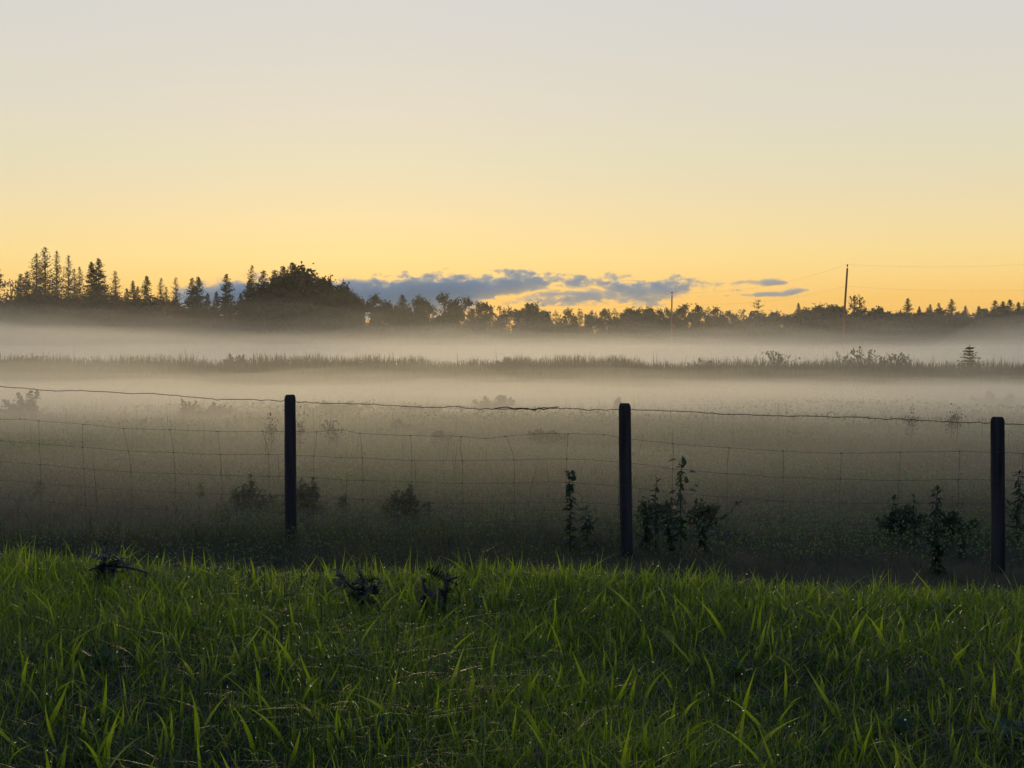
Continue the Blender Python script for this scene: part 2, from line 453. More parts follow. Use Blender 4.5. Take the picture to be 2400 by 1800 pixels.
# upright seeded stalks
n_ = 700
x, y = scatter(n_, 15, 60, pad=1.0)
parts.append(blades(np.stack([x, y, ground(x, y) - 0.01], 1), RNG.uniform(0.25, 0.7, n_), RNG.uniform(0.006, 0.014, n_), RNG.uniform(0, 6.283, n_),
                    RNG.normal(0, 0.1, n_), RNG.normal(0, 0.1, n_), 2, None, RNG.uniform(0, 1, n_)))
V, Fc, T = join(parts)
put('field_grass', mesh_np('field_grass', V, Fc, [M_FIELD], T), kind='stuff', label='dark rough pasture grass behind and below the wire fence', cat='grass')

# reeds and tall weeds on the low bank
parts = []
n_ = 34000
x = RNG.uniform(-36, 36, n_); y = RNG.uniform(62, 90, n_)
g = patch(x, y * 0.2, 0.8, 5.0) * 0.6 + patch(x, y * 0, 3.3, 1.0) * 0.4
h = RNG.uniform(0.25, 0.80, n_) * (0.45 + 0.95 * g)
parts.append(blades(np.stack([x, y, ground(x, y) - 0.02], 1), h, RNG.uniform(0.03, 0.07, n_), RNG.uniform(0, 6.283, n_),
                    RNG.normal(0, 0.15, n_), RNG.normal(0, 0.2, n_), 2, RNG.normal(0, 1.0, n_), RNG.uniform(0, 1, n_)))
n_ = 700
x = RNG.uniform(-36, 36, n_); y = RNG.uniform(70, 88, n_)
cl = patch(x, 0 * y, 1.1, 2.2); k = RNG.uniform(0, 1, n_) < cl ** 1.5
x, y = x[k], y[k]; n_ = len(x)
parts.append(blades(np.stack([x, y, ground(x, y)], 1), RNG.uniform(0.7, 1.25, n_), RNG.uniform(0.03, 0.055, n_), RNG.uniform(0, 6.283, n_),
                    RNG.normal(0, 0.12, n_), RNG.normal(0, 0.1, n_), 3, None, RNG.uniform(0, 1, n_)))
V, Fc, T = join(parts)
put('bank_reeds', mesh_np('bank_reeds', V, Fc, [M_REED], T), kind='stuff', label='brown reeds and tall weeds along the low bank in the mist', cat='reeds')

# ------------------------------------------------------------------ leaf clouds
def sprays(centres, size, elong=1.6, dirs=None, jit=0.6):
    """one small quad per centre, random or roughly along dirs"""
    C = np.asarray(centres); N = len(C)
    if dirs is None:
        D = RNG.normal(0, 1, (N, 3))
    else:
        D = np.asarray(dirs) + RNG.normal(0, jit, (N, 3))
    D /= np.linalg.norm(D, axis=1, keepdims=True) + 1e-9
    R = RNG.normal(0, 1, (N, 3)); S = np.cross(D, R); S /= np.linalg.norm(S, axis=1, keepdims=True) + 1e-9
    s = (np.full(N, size) if np.isscalar(size) else size) * RNG.uniform(0.6, 1.3, N)
    a = D * (s * elong * 0.5)[:, None]; b_ = S * (s * 0.5)[:, None]
    V = np.stack([C - a, C + b_ * 0.9, C + a, C - b_ * 0.9], 1).reshape(-1, 3)
    return V, np.arange(4 * N).reshape(-1, 4)

# small round-leaved herbs low in the sward
n_ = 16000
x, y = scatter(n_, 1.6, 5.6)
g = patch(x, y, 2.3, 9.1); k = RNG.uniform(0, 1, n_) < (g - .35) * 1.6
x, y = x[k], y[k]; n_ = len(x)
D_ = RNG.normal(0, 1, (n_, 3)); D_[:, 2] *= .35
V, Fq = sprays(np.stack([x, y, ground(x, y) + RNG.uniform(.012, .055, n_)], 1), RNG.uniform(.006, .014, n_), 1.1, D_, .1)
put('lawn_clover', mesh_np('lawn_clover', V, Fq, [M_BROAD]), kind='stuff', label='small dark round-leaved clover growing in patches in the lawn', cat='clover')
# low leafy herbs that mottle the pasture
P_ = []
for (y0, y1, n_, sz, hh_) in [(11.8, 18, 34000, .020, .17), (18, 32, 42000, .035, .24), (32, 68, 40000, .065, .30)]:
    x, y = scatter(n_, y0, y1, pad=1.0)
    g = patch(x, y, 1.1 if y1 < 35 else .45, 3.7) ** 1.3
    k = RNG.uniform(0, 1, n_) < .25 + g
    x, y, g = x[k], y[k], g[k]
    P_.append(sprays(np.stack([x, y, ground(x, y) + RNG.uniform(0, 1, len(x)) * hh_ * (.25 + g)], 1), sz, 1.3))
V = np.concatenate([p_[0] for p_ in P_]); Fq = np.arange(len(V)).reshape(-1, 4)
put('pasture_herbs', mesh_np('pasture_herbs', V, Fq, [M_HERB]), kind='stuff', label='low olive herbs and clover mottling the pasture behind the fence', cat='pasture')

def conifer(h, r, whorls, per, leaf, z0=0.08, shape=0.85, ragged=0.35, droop=0.25, nspray=8, mat=None):
    C, D, Z = [], [], []
    tb = MB(); lean = random.uniform(-0.02, 0.02) * h
    tb.tube([(0, 0, 0), (lean * 0.4, 0, h * 0.5), (lean, 0, h)], [h * 0.012 + 0.03, h * 0.007 + 0.02, 0.012], 6)
    for i in range(whorls):
        f = i / whorls
        zc0 = h * (z0 + (1 - z0) * f)
        sectorgap = random.uniform(0, 6.28)
        for j in range(per):
            if random.random() < 0.12: continue
            a = random.uniform(0, 6.283); z = min(zc0 + random.uniform(-0.38, 0.38) * (1 - f) ** .7, h - .05)
            L = r * (1 - f) ** shape * random.uniform(1 - ragged, 1 + ragged * 0.6)
            if abs((a - sectorgap) % 6.283) < 0.5: L *= 0.75
            L = max(L, 0.05)
            up = (0.35 if f > 0.75 else -droop)
            pts = [(0, 0, z)]
            ns = max(2, int(nspray * L / r + 1))
            for k in range(1, ns + 1):
                q = k / ns
                x_, y_ = math.cos(a) * L * q, math.sin(a) * L * q
                zz = z + up * L * q + 0.18 * L * q * q + random.uniform(-0.05, 0.05)
                C.append((x_ + lean * z / h, y_, zz)); D.append((math.cos(a), math.sin(a), up - 0.25))
                C.append((x_ + random.uniform(-.12, .12) + lean * z / h, y_ + random.uniform(-.12, .12), zz - random.uniform(0.0, 0.16)))
                D.append((math.cos(a + random.uniform(-1, 1)), math.sin(a + random.uniform(-1, 1)), -0.5))
            if j < 3 and L > 0.5:
                tb.tube([(lean * z / h, 0, z), (math.cos(a) * L * 0.9 + lean * z / h, math.sin(a) * L * 0.9, z + (up + 0.15) * L * 0.9)], [0.025, 0.006], 3, False)
    zz = np.array([c[2] for c in C]) / h
    V, Fq = sprays(C, leaf * (0.30 + 0.75 * (1 - zz)), 2.0, D, 0.45)
    V = np.concatenate([V, [(lean - .03, 0, h - .4), (lean + .03, 0, h - .4), (lean + .01, 0, h + .12), (lean - .01, 0, h + .12)]])
    Fq = np.concatenate([Fq, [[len(V) - 4, len(V) - 3, len(V) - 2, len(V) - 1]]])
    return mesh_np('crown', V, Fq, [mat]), tb.mesh('trunk', M_BARK)

def broadleaf(h, r, clumps, per, leaf, z0=0.2, clump_r=0.5, mat=None, top=0.0, spread=0.9):
    tb = MB(); C = []
    tb.tube([(0, 0, 0), (0.1, 0.05, h * 0.35), (0.0, 0.1, h * 0.7), (0.05, 0, h * 0.92)], [h * 0.014 + .03, h * 0.011 + .02, 0.05, 0.015], 6)
    for i in range(clumps):
        f = (i + random.random()) / clumps
        z = h * (z0 + (0.95 - z0) * f)
        prof = math.sin(math.pi * min(1, (0.18 + 0.82 * f) ** (1.0 + top))) ** 0.6
        rr = r * prof * math.sqrt(random.uniform(0.05, 1)) * spread
        a = random.uniform(0, 6.283)
        c = Vector((math.cos(a) * rr, math.sin(a) * rr, z))
        zt = max(h * 0.15, z - rr * 0.9 - h * 0.08)
        tb.tube([(0.05, 0.05, zt), c * 0.55 + Vector((0, 0, (zt + z) * 0.25)), c], [0.045, 0.025, 0.01], 3, False)
        cr = clump_r * random.uniform(0.6, 1.35)
        k = int(per * random.uniform(0.5, 1.4))
        C.append(np.array(c) + RNG.normal(0, 1, (k, 3)) * cr * np.array([1, 1, 0.8]) * 0.62)
        # twigs sticking out past the leaves
        for q in range(2):
            dv = Vector((random.gauss(0, .5), random.gauss(0, .5), random.uniform(.3, 1))).normalized() * cr * 1.7
            tb.tube([c, c + dv], [0.012, 0.004], 3, False)
            C.append(np.array([c + dv * w_ + Vector((random.gauss(0, .06), random.gauss(0, .06), random.gauss(0, .06))) for w_ in (0.6, 0.75, 0.9, 1.0)]))
    C = np.concatenate(C)
    V, Fq = sprays(C, leaf, 1.3)
    return mesh_np('crown', V, Fq, [mat]), tb.mesh('trunk', M_BARK)

PROTO = {}
PROTO['spruce'] = [(15, conifer(15, 2.2, 60, 13, 0.34, shape=.74, ragged=.42, mat=M_SPRUCE)), (15, conifer(15, 2.0, 56, 12, 0.34, shape=.70, ragged=.5, mat=M_SPRUCE)),
                   (15, conifer(15, 2.4, 58, 13, 0.34, shape=.82, ragged=.4, mat=M_SPRUCE))]
PROTO['larch'] = [(15, conifer(15, 1.75, 54, 11, 0.25, shape=.64, ragged=.6, droop=-.25, mat=M_LARCH)),
                  (15, conifer(15, 1.6, 50, 10, 0.24, shape=.60, ragged=.65, droop=-.3, mat=M_LARCH)),
                  (15, conifer(15, 1.9, 52, 11, 0.25, shape=.68, ragged=.6, droop=-.2, mat=M_LARCH))]
PROTO['pine'] = [(10, conifer(10, 2.3, 15, 9, 0.34, z0=.2, shape=.55, ragged=.25, droop=.02, nspray=8, mat=M_SPRUCE))]
PROTO['poplar'] = [(10, broadleaf(10, 2.5, 34, 70, 0.25, mat=M_DECID)), (10, broadleaf(10, 2.2, 30, 70, 0.25, z0=.3, mat=M_DECID)),
                   (10, broadleaf(10, 2.8, 40, 66, 0.25, z0=.12, top=.4, mat=M_DECID)), (10, broadleaf(10, 1.7, 26, 64, 0.24, z0=.25, mat=M_DECID))]
PROTO['dense'] = [(10, broadleaf(10, 2.9, 60, 105, 0.27, z0=.1, clump_r=.6, mat=M_SPRUCE)), (10, broadleaf(10, 2.6, 56, 100, 0.27, z0=.1, clump_r=.6, mat=M_DECID)),
                  (10, broadleaf(10, 3.3, 64, 105, 0.28, z0=.08, top=.5, clump_r=.6, mat=M_DECID))]
PROTO['thin'] = [(10, broadleaf(10, 2.0, 30, 26, 0.19, z0=.25, clump_r=.4, mat=M_DECID)), (10, broadleaf(10, 1.5, 22, 28, 0.19, z0=.3, clump_r=.4, mat=M_DECID)),
                 (10, broadleaf(10, 1.8, 28, 22, 0.19, z0=.2, clump_r=.45, mat=M_DECID))]
NAMES = dict(spruce='spruce_tree', larch='larch_tree', pine='pine_tree', poplar='poplar_tree', dense='broadleaf_tree', thin='birch_tree')
CATS = dict(spruce='spruce', larch='larch', pine='pine', poplar='tree', dense='tree', thin='tree')
GROUPS = dict(spruce='dark spruces in the far treeline', larch='feathery larches in the far treeline', pine='pines in the far treeline',
              poplar='leafy trees in the far treeline', dense='dense round trees in the far treeline', thin='sparse see-through trees in the far treeline')

def tree(kind, px, py, d, wide, label, var=None):
    top = at(px, py, d)
    z0 = float(ground(top.x, top.y)) - 0.1
    lst = PROTO[kind]
    hh, (cm, tm) = lst[random.randrange(len(lst)) if var is None else var % len(lst)]
    h = top.z - z0
    s = h / hh
    r = put(NAMES[kind], None, loc=(top.x, top.y, z0), label=label, cat=CATS[kind], group=GROUPS[kind], rz=random.uniform(0, 6.28))
    sw = wide * (s ** 0.5) * {'spruce': 1.25, 'larch': 1.25}.get(kind, 1.12)
    r.scale = (sw, sw, s)
    put('crown', cm, r); put('trunk', tm, r)
    return r

# (kind, photo x, photo y of the tip, distance, width factor, label)
TREES = [
 ('thin', -6, 634, 205, 1.0, 'sparse tree cut by the left edge of the photo'),
 ('thin', 24, 655, 205, 1.1, 'low see-through tree next to the one at the left edge'),
 ('spruce', 47, 641, 200, 1.05, 'short ragged spruce left of the tallest feathery larch pair'),
 ('spruce', 62, 635, 203, .95, 'short spruce tucked against the left side of the tallest larches'),
 ('larch', 86, 592, 204, 1.15, 'left and slightly lower one of the two tallest feathery larches'),
 ('larch', 105, 577, 202, 1.2, 'tallest larch of the whole treeline, thick and feathery'),
 ('larch', 132, 586, 206, .9, 'slim spire larch just right of the tallest one'),
 ('larch', 158, 597, 207, .85, 'slim see-through larch, second right of the tallest one'),
 ('larch', 176, 628, 208, .8, 'small sparse larch in the gap before the tall dark spruce'),
 ('larch', 187, 624, 208, .85, 'small sparse larch leaning close to the tall dark spruce'),
 ('spruce', 215, 612, 200, 1.0, 'left tip of the tall dark double spruce at left'),
 ('spruce', 231, 604, 200, 1.15, 'tall dark spruce with a dense skirt, right of the larch row'),
 ('larch', 245, 646, 206, .8, 'small larch on the right shoulder of the tall dark spruce'),
 ('larch', 273, 634, 204, 1.05, 'lone brownish larch right of the tall dark spruce'),
 ('spruce', 295, 675, 204, .9, 'stunted spruce in the dip right of the lone brownish larch'),
 ('spruce', 313, 656, 202, .75, 'narrow spruce, left one of a close small pair'),
 ('spruce', 323, 670, 202, .75, 'shortest spruce of a close small pair'),
 ('spruce', 343, 645, 201, .95, 'pointed mid-sized spruce with a feathery tip right of the small pair'),
 ('larch', 376, 650, 203, .85, 'thin larch left of the cloud\'s left end'),
 ('larch', 390, 671, 203, .8, 'shorter thin larch beside the thin one below the cloud tip'),
 ('larch', 411, 649, 202, .9, 'thin larch standing where the cloud begins'),
 ('spruce', 449, 650, 200, .95, 'left tip of the twin spruce against the cloud'),
 ('spruce', 463, 647, 200, 1.0, 'right tip of the twin spruce against the cloud'),
 ('spruce', 486, 685, 204, .8, 'tiny pointed spruce between the twin spruce and the lone one'),
 ('spruce', 507, 682, 204, .75, 'tiny thin spruce just left of the lone pointed one'),
 ('spruce', 531, 641, 198, 1.1, 'lone pointed dark spruce before the big dark clump'),
 ('spruce', 563, 686, 202, .8, 'small ragged spruce at the foot of the big dark clump'),
 ('larch', 590, 620, 198, 1.0, 'feathery larch rising at the left end of the big dark clump'),
 ('spruce', 583, 655, 196, 1.15, 'dark spruce forming the left flank of the big dark clump'),
 ('spruce', 616, 633, 197, 1.15, 'dark spruce second in the big dark clump'),
 ('spruce', 642, 632, 195, 1.3, 'broad spruce left of the middle of the big dark clump'),
 ('spruce', 661, 622, 195, 1.25, 'pointed spruce left of the highest tip in the big dark clump'),
 ('spruce', 684, 614, 194, 1.5, 'spruce with the highest tip in the big dark clump'),
 ('dense', 652, 645, 193, 1.1, 'dense dark tree filling the front of the big clump\'s left half'),
 ('dense', 706, 628, 194, 1.15, 'dense round dark tree right of the clump\'s highest tip'),
 ('dense', 738, 664, 193, .9, 'low round dark tree closing the right end of the big clump'),
 ('dense', 754, 650, 198, .95, 'dark tree right of the big clump, before the open cloud'),
 ('spruce', 774, 652, 198, 1.1, 'stout spruce right of the big clump, before the open cloud'),
 ('dense', 803, 668, 200, .9, 'last dark round tree stepping down from the big clump'),
 ('dense', 830, 690, 205, .8, 'low rounded tree at the step below the big clump'),
 ('poplar', 874, 689, 220, 1.0, 'leafy rounded tree, first under the left half of the cloud'),
 ('dense', 903, 706, 222, .8, 'low dense tree in the dip under the dark part of the cloud'),
 ('spruce', 941, 690, 220, 1.35, 'small cone-shaped tree under the dark blue cloud'),
 ('dense', 988, 699, 222, .95, 'flat-topped round tree under the dark blue cloud'),
 ('thin', 1014, 716, 225, .95, 'small see-through tree beside the flat-topped round one'),
 ('poplar', 1041, 687, 220, .95, 'tall leafy tree standing highest under the dark blue cloud'),
 ('poplar', 1070, 696, 222, .9, 'leafy tree just right of the highest one under the cloud'),
 ('poplar', 1090, 697, 221, .9, 'leafy upright tree above the largest gap of orange light'),
 ('thin', 1104, 725, 226, .9, 'bare-stemmed thin tree within the largest gap of orange light'),
 ('poplar', 1120, 709, 221, .85, 'leafy tree, left of a pair where the cloud ends'),
 ('poplar', 1137, 706, 221, .9, 'leafy tree, right of a pair where the cloud ends'),
 ('thin', 1171, 716, 226, 1.0, 'thin tree with twiggy top against orange sky left of the mound'),
 ('thin', 1193, 718, 226, .9, 'thin tree with orange light under it, left of the mound'),
 ('dense', 1219, 727, 223, .75, 'low dense tree at the left foot of the mound-shaped one'),
 ('dense', 1243, 711, 221, 1.0, 'mound-shaped tree with a tuft on top below the cloud\'s bright hole'),
 ('dense', 1270, 727, 222, .8, 'low dense tree sloping off the mound-shaped one'),
 ('thin', 1303, 729, 226, .9, 'thin tree in the low orange dip right of the mound'),
 ('poplar', 1333, 723, 224, .8, 'small tree with one dark stem in the low orange dip'),
 ('thin', 1357, 725, 226, .9, 'thin tree right of the dark-stemmed one in the orange dip'),
 ('thin', 1388, 727, 226, .9, 'thin twiggy tree left of the middle fence post'),
 ('poplar', 1417, 721, 224, .8, 'leafy tree with pale light spots under its crown'),
 ('thin', 1441, 725, 226, .9, 'thin tree directly above the left side of the middle fence post'),
 ('dense', 1473, 722, 222, .85, 'dense tree directly above the middle fence post'),
 ('poplar', 1498, 719, 223, .85, 'leafy tree between the middle post and the short utility pole'),
 ('dense', 1518, 721, 222, .8, 'dense tree second left of the short utility pole'),
 ('poplar', 1546, 722, 223, .85, 'leafy tree beside the left of the short utility pole'),
 ('poplar', 1562, 724, 223, .7, 'narrow tree touching the short utility pole\'s left side'),
 ('poplar', 1592, 721, 223, .8, 'narrow tree just right of the short utility pole'),
 ('poplar', 1608, 714, 222, .9, 'leafy tree second right of the short utility pole'),
 ('poplar', 1640, 714, 222, .85, 'leafy two-tufted tree third right of the short utility pole'),
 ('thin', 1660, 721, 225, .9, 'thin tree between two leafy ones right of the short pole'),
 ('poplar', 1682, 719, 222, .85, 'upright leafy tree under the small grey cloud wisps'),
 ('poplar', 1706, 726, 223, .85, 'low leafy tree under the small grey cloud wisps'),
 ('thin', 1744, 724, 225, .9, 'thin tree left of the tiered pine'),
 ('pine', 1777, 699, 218, .85, 'tiered pine with open layered branches standing above its neighbours'),
 ('dense', 1818, 733, 221, .85, 'low round tree right of the tiered pine'),
 ('dense', 1848, 737, 222, .8, 'low round tree second right of the tiered pine'),
 ('spruce', 1871, 709, 222, .75, 'small spruce tip poking out between pine and tall pole'),
 ('dense', 1890, 723, 219, .85, 'round tree with light holes, left of the tall pole'),
 ('dense', 1918, 717, 219, .9, 'round tree second left of the tall utility pole'),
 ('dense', 1946, 715, 218, .95, 'highest round tree left of the tall utility pole'),
 ('dense', 1970, 719, 218, .85, 'round tree touching the left of the tall utility pole'),
 ('thin', 2004, 692, 216, 1.05, 'airy twiggy tree just right of the tall utility pole, left half'),
 ('thin', 2016, 694, 217, 1.0, 'airy twiggy tree just right of the tall utility pole, right half'),
 ('dense', 2045, 729, 218, .95, 'round dense tree right of the airy twiggy one'),
 ('spruce', 2067, 724, 222, .6, 'little spruce tip behind the round trees right of the pole'),
 ('dense', 2078, 737, 219, .75, 'low dense tree before the open sky notch'),
 ('dense', 2112, 734, 220, .8, 'low dense tree in the notch left of the tall right-hand spruce'),
 ('spruce', 2127, 698, 214, 1.0, 'broad pointed spruce right of the sky notch'),
 ('spruce', 2154, 717, 218, .65, 'thin little spruce right of the broad pointed one'),
 ('spruce', 2173, 720, 217, .7, 'small spruce, left of three in a row'),
 ('spruce', 2182, 712, 216, .75, 'small spruce, middle of three in a row'),
 ('spruce', 2201, 709, 215, .75, 'small spruce, right of three in a row'),
 ('spruce', 2230, 700, 213, 1.0, 'open-branched spruce above the right fence post\'s left'),
 ('spruce', 2264, 716, 216, .8, 'spruce tip standing above the little mist-bound spruce'),
 ('spruce', 2294, 716, 216, .75, 'spruce tip left of the dark corner wood'),
 ('spruce', 2309, 722, 216, .7, 'short spruce tip touching the dark corner wood'),
 ('spruce', 2332, 703, 210, 1.2, 'first dark spruce of the corner wood at right'),
 ('spruce', 2349, 705, 211, 1.1, 'second dark spruce of the corner wood at right'),
 ('spruce', 2367, 701, 209, 1.2, 'third and pointed spruce of the corner wood at right'),
 ('spruce', 2388, 707, 210, 1.0, 'fourth spruce of the corner wood near the right edge'),
 ('spruce', 2404, 701, 209, 1.2, 'spruce cut by the right edge of the photo'),
]
for i, tr in enumerate(TREES):
    tree(*tr, var=i * 7 // 3)

# the wood's dark undergrowth, one mass
cs = []
n_ = 140000
px = RNG.uniform(-250, 2650, n_)
d = RNG.uniform(206, 236, n_)
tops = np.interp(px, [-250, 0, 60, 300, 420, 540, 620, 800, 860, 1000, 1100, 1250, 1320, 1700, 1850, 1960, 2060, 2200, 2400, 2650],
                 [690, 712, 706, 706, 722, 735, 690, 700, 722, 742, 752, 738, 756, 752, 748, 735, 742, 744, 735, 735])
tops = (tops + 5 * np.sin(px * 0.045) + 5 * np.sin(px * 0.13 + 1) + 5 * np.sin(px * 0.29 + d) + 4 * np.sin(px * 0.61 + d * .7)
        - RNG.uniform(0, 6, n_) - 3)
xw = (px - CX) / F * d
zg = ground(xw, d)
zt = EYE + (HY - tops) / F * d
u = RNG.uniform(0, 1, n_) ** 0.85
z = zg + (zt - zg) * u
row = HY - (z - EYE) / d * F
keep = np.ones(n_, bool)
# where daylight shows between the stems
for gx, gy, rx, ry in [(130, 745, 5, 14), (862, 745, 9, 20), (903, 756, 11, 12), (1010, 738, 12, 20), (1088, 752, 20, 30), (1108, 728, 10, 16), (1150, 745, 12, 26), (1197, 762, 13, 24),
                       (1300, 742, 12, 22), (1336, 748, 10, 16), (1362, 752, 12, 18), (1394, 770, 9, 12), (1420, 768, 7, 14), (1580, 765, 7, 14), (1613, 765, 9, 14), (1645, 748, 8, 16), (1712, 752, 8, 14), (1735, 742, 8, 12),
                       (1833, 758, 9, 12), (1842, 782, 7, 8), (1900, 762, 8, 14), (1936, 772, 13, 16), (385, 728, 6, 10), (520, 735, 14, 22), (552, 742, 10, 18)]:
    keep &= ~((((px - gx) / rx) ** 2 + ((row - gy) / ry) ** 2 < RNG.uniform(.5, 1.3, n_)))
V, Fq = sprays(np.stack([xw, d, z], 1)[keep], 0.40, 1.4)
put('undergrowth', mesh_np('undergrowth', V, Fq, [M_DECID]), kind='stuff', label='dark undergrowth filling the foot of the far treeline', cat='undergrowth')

# ------------------------------------------------------------------ misty bushes, little spruce, weeds
def bush(name, px, py, d, wpx, label, leaf=0.05, n=1500, spiky=8, mat=None, cat='bush', group='bushes fading in the mist', base=None):
    top = at(px, py, d)
    zb = float(ground(top.x, top.y)) if base is None else base
    h = max(top.z - zb, 0.25); w = wpx / F * d
    C = []; tb = MB()
    for i in range(spiky):
        bx_ = random.gauss(0, w * 0.22); hh = h * (1 - 0.5 * min(1, abs(bx_) / (w * 0.5)) ** 1.5) * (random.uniform(0.5, 1.0) if i else 1.0)
        by_ = random.gauss(0, w * 0.18)
        tipx = bx_ * 1.5
        tb.tube([(bx_ * 0.3, by_ * 0.3, -0.03), (bx_, by_, hh * 0.5), (tipx, by_, hh)], [0.012, 0.008, 0.003], 4, False)
        k = n // spiky
        t = RNG.uniform(0.08, 1.0, k) ** 1.25
        rr = (1 - t) * w * 0.15 + 0.018
        C.append(np.stack([bx_ * 0.3 + (tipx - bx_ * 0.3) * t + RNG.normal(0, 1, k) * rr, by_ * t + RNG.normal(0, 1, k) * rr, hh * t + RNG.normal(0, 0.02, k)], 1))
    C = np.concatenate(C)
    V, Fq = sprays(C, leaf, 1.5)
    r = put(name, None, loc=(top.x, top.y, zb), label=label, cat=cat, group=group)
    put('foliage', mesh_np('foliage', V, Fq, [mat or M_FIELD_BUSH]), r)
    put('stem', tb.mesh('stem', M_STEM), r)
    return r
M_FIELD_BUSH = leaf_mat('bush_leaf', (0.016, 0.022, 0.014), (0.035, 0.040, 0.022), (0.02, 0.03, 0.01), (0.05, 0.05, 0.015), 0.25, 0.6, 0.2, use_tint=False)
bush('bush', 62, 915, 40, 95, 'pale misty bush near the left edge below the top wire', .06, 1800, 12)
bush('bush', 440, 934, 40, 60, 'faint misty bush left of the left post', .05, 900, 8)
bush('bush', 495, 942, 41, 80, 'low faint bush hugging the left post\'s left side', .05, 1000, 10)
bush('bush', 800, 938, 43, 150, 'wide misty bush between left and middle posts, cut by the top wire', .06, 2200, 16)
bush('bush', 965, 950, 42, 130, 'low ragged misty bush left of the wire splice', .05, 1500, 14)
bush('bush', 1160, 925, 44, 100, 'spiky misty bush rising above the spliced top wire', .06, 2200, 14)
bush('bush', 935, 995, 31, 55, 'small dim bush below the top wire left of centre', .045, 1100, 9)
bush('bush', 1282, 1018, 27, 75, 'dim round bush left of the middle post between mesh wires', .045, 2200, 12)
bush('bush', 1450, 932, 44, 50, 'faint bush tip directly behind the middle post top', .06, 700, 6)
bush('bush', 2340, 915, 52, 90, 'dim bush behind the right post top', .07, 1500, 10)
bush('bush', 1035, 1040, 26, 60, 'small sparse bush under the second wire at centre', .04, 500, 8)
bush('bush', 30, 828, 88, 160, 'rounded bush on the bank at the left edge, nearly lost in mist', .1, 1800, 14)
bush('bush', 548, 826, 78, 60, 'rounded bush on the bank left of the left post', .09, 1300, 9)
bush('bush', 1185, 836, 74, 90, 'weedy hump on the bank above the wire splice', .08, 1100, 12)
bush('bush', 1650, 838, 73, 90, 'weedy hump on the bank right of the middle post', .08, 1400, 12)

# bare shrub on the bank by the tall pole
def shrub(px, py, d, wpx, label):
    top = at(px, py, d); zb = float(ground(top.x, top.y)); h = top.z - zb; w = wpx / F * d
    tb = MB(); C = []
    for i in range(16):
        a = random.gauss(0, 0.5); L = h * random.uniform(0.6, 1.0)
        p0 = Vector((0, 0, 0.1)); pts = [p0]
        for k in range(4):
            p0 = p0 + Vector((math.sin(a) * L / 4 * w / h * 1.1, random.gauss(0, .03), math.cos(a) * L / 4)); a += random.gauss(0, .18); pts.append(p0)
            if k > 1:
                e = p0 + Vector((random.gauss(0, .18), 0, random.uniform(.08, .25))); tb.tube([p0, e], [.012, .006], 3, False)
                C += [e, p0 + (e - p0) * .5]
        tb.tube(pts, [0.03, 0.024, 0.018, 0.014, 0.009], 4, False)
        C += [pts[-1], pts[-2]]
    V, Fq = sprays(np.array([tuple(c) for c in C for _ in range(2)]) + RNG.normal(0, .04, (len(C) * 2, 3)), .10, 1.3)
    r = put('shrub', None, loc=(top.x, top.y, zb), label=label, cat='shrub')
    put('foliage', mesh_np('foliage', V, Fq, [M_REED_SHRUB]), r); put('stem', tb.mesh('stem', M_STEM), r)
M_REED_SHRUB = M_FIELD_BUSH
shrub(2022, 826, 70, 85, 'twiggy half-bare shrub on the bank right of the tall pole')
shrub(1818, 830, 72, 30, 'thin twiggy weed on the bank left of the tall pole')
shrub(2100, 838, 72, 60, 'faint twiggy weeds on the bank left of the little spruce')

# little spruce in the mist
def little_spruce(px, py, d, label):
    top = at(px, py, d); zb = float(ground(top.x, top.y)); h = top.z - zb
    tb = MB(); tb.tube([(0, 0, -0.05), (0.03, 0, h * .5), (0, 0, h)], [0.05, 0.035, 0.01], 6)
    r = put('little_spruce', None, loc=(top.x, top.y, zb), label=label, cat='young spruce')
    put('trunk', tb.mesh('trunk', M_BARK), r)
    C, D = [], []
    for i in range(7):
        f = i / 7; z = h * (0.30 + 0.68 * f)
        for j in range(11):
            a = 6.283 * j / 11 + random.uniform(-.3, .3); L = h * 0.40 * (1 - f) ** .7 * random.uniform(.35, 1.15); tl = random.uniform(-.05, .3)
            for k in range(9):
                q = (k + 1) / 9
                C.append((math.cos(a) * L * q, math.sin(a) * L * q, z + tl * L * q + random.uniform(-.03, .03))); D.append((math.cos(a), math.sin(a), .1))
    V, Fq = sprays(C, .075, 2.0, D, .3)
    put('crown', mesh_np('crown', V, Fq, [M_SPRUCE]), r)
little_spruce(2272, 808, 75, 'small tiered young spruce standing in mist above the right post')

# leafy weeds along the fence: each leaf its own piece
def fence_y(x): return 13.3 - 0.344 * (x + 2.03)
def at_fence(px, py, off=0.0):
    u = (px - CX) / F
    # d such that d = fence_y(u*d)+off
    d = (13.3 - 0.344 * 2.03 + off) / (1 + 0.344 * u)
    return at(px, py, d)

def leaf_mesh(L, W, fold=0.25, curl=0.2, mat=None, name='leaf'):
    pts = [(0, 0), (.12, .22), (.3, .46), (.52, .48), (.75, .28), (1, 0)]
    mb = MB(); mid = [Vector((L * t, 0, -curl * L * t * t)) for t, w in pts]
    for sgn in (1, -1):
        edge = [Vector((L * t, sgn * W * w, fold * W * w - curl * L * t * t)) for t, w in pts]
        for i in range(5):
            q = [mid[i], mid[i + 1], edge[i + 1], edge[i]]
            if i == 0: q = [mid[0], mid[1], edge[1]]
            if i == 4: q = [mid[4], mid[5], edge[4]]
            if sgn > 0: q = list(reversed(q))
            mb.poly(q)
    return mb.mesh(name, mat or M_WEED)
LEAF_BIG = leaf_mesh(.085, .07); LEAF_MID = leaf_mesh(.07, .034); LEAF_NARROW = leaf_mesh(.070, .026, .3, .35)

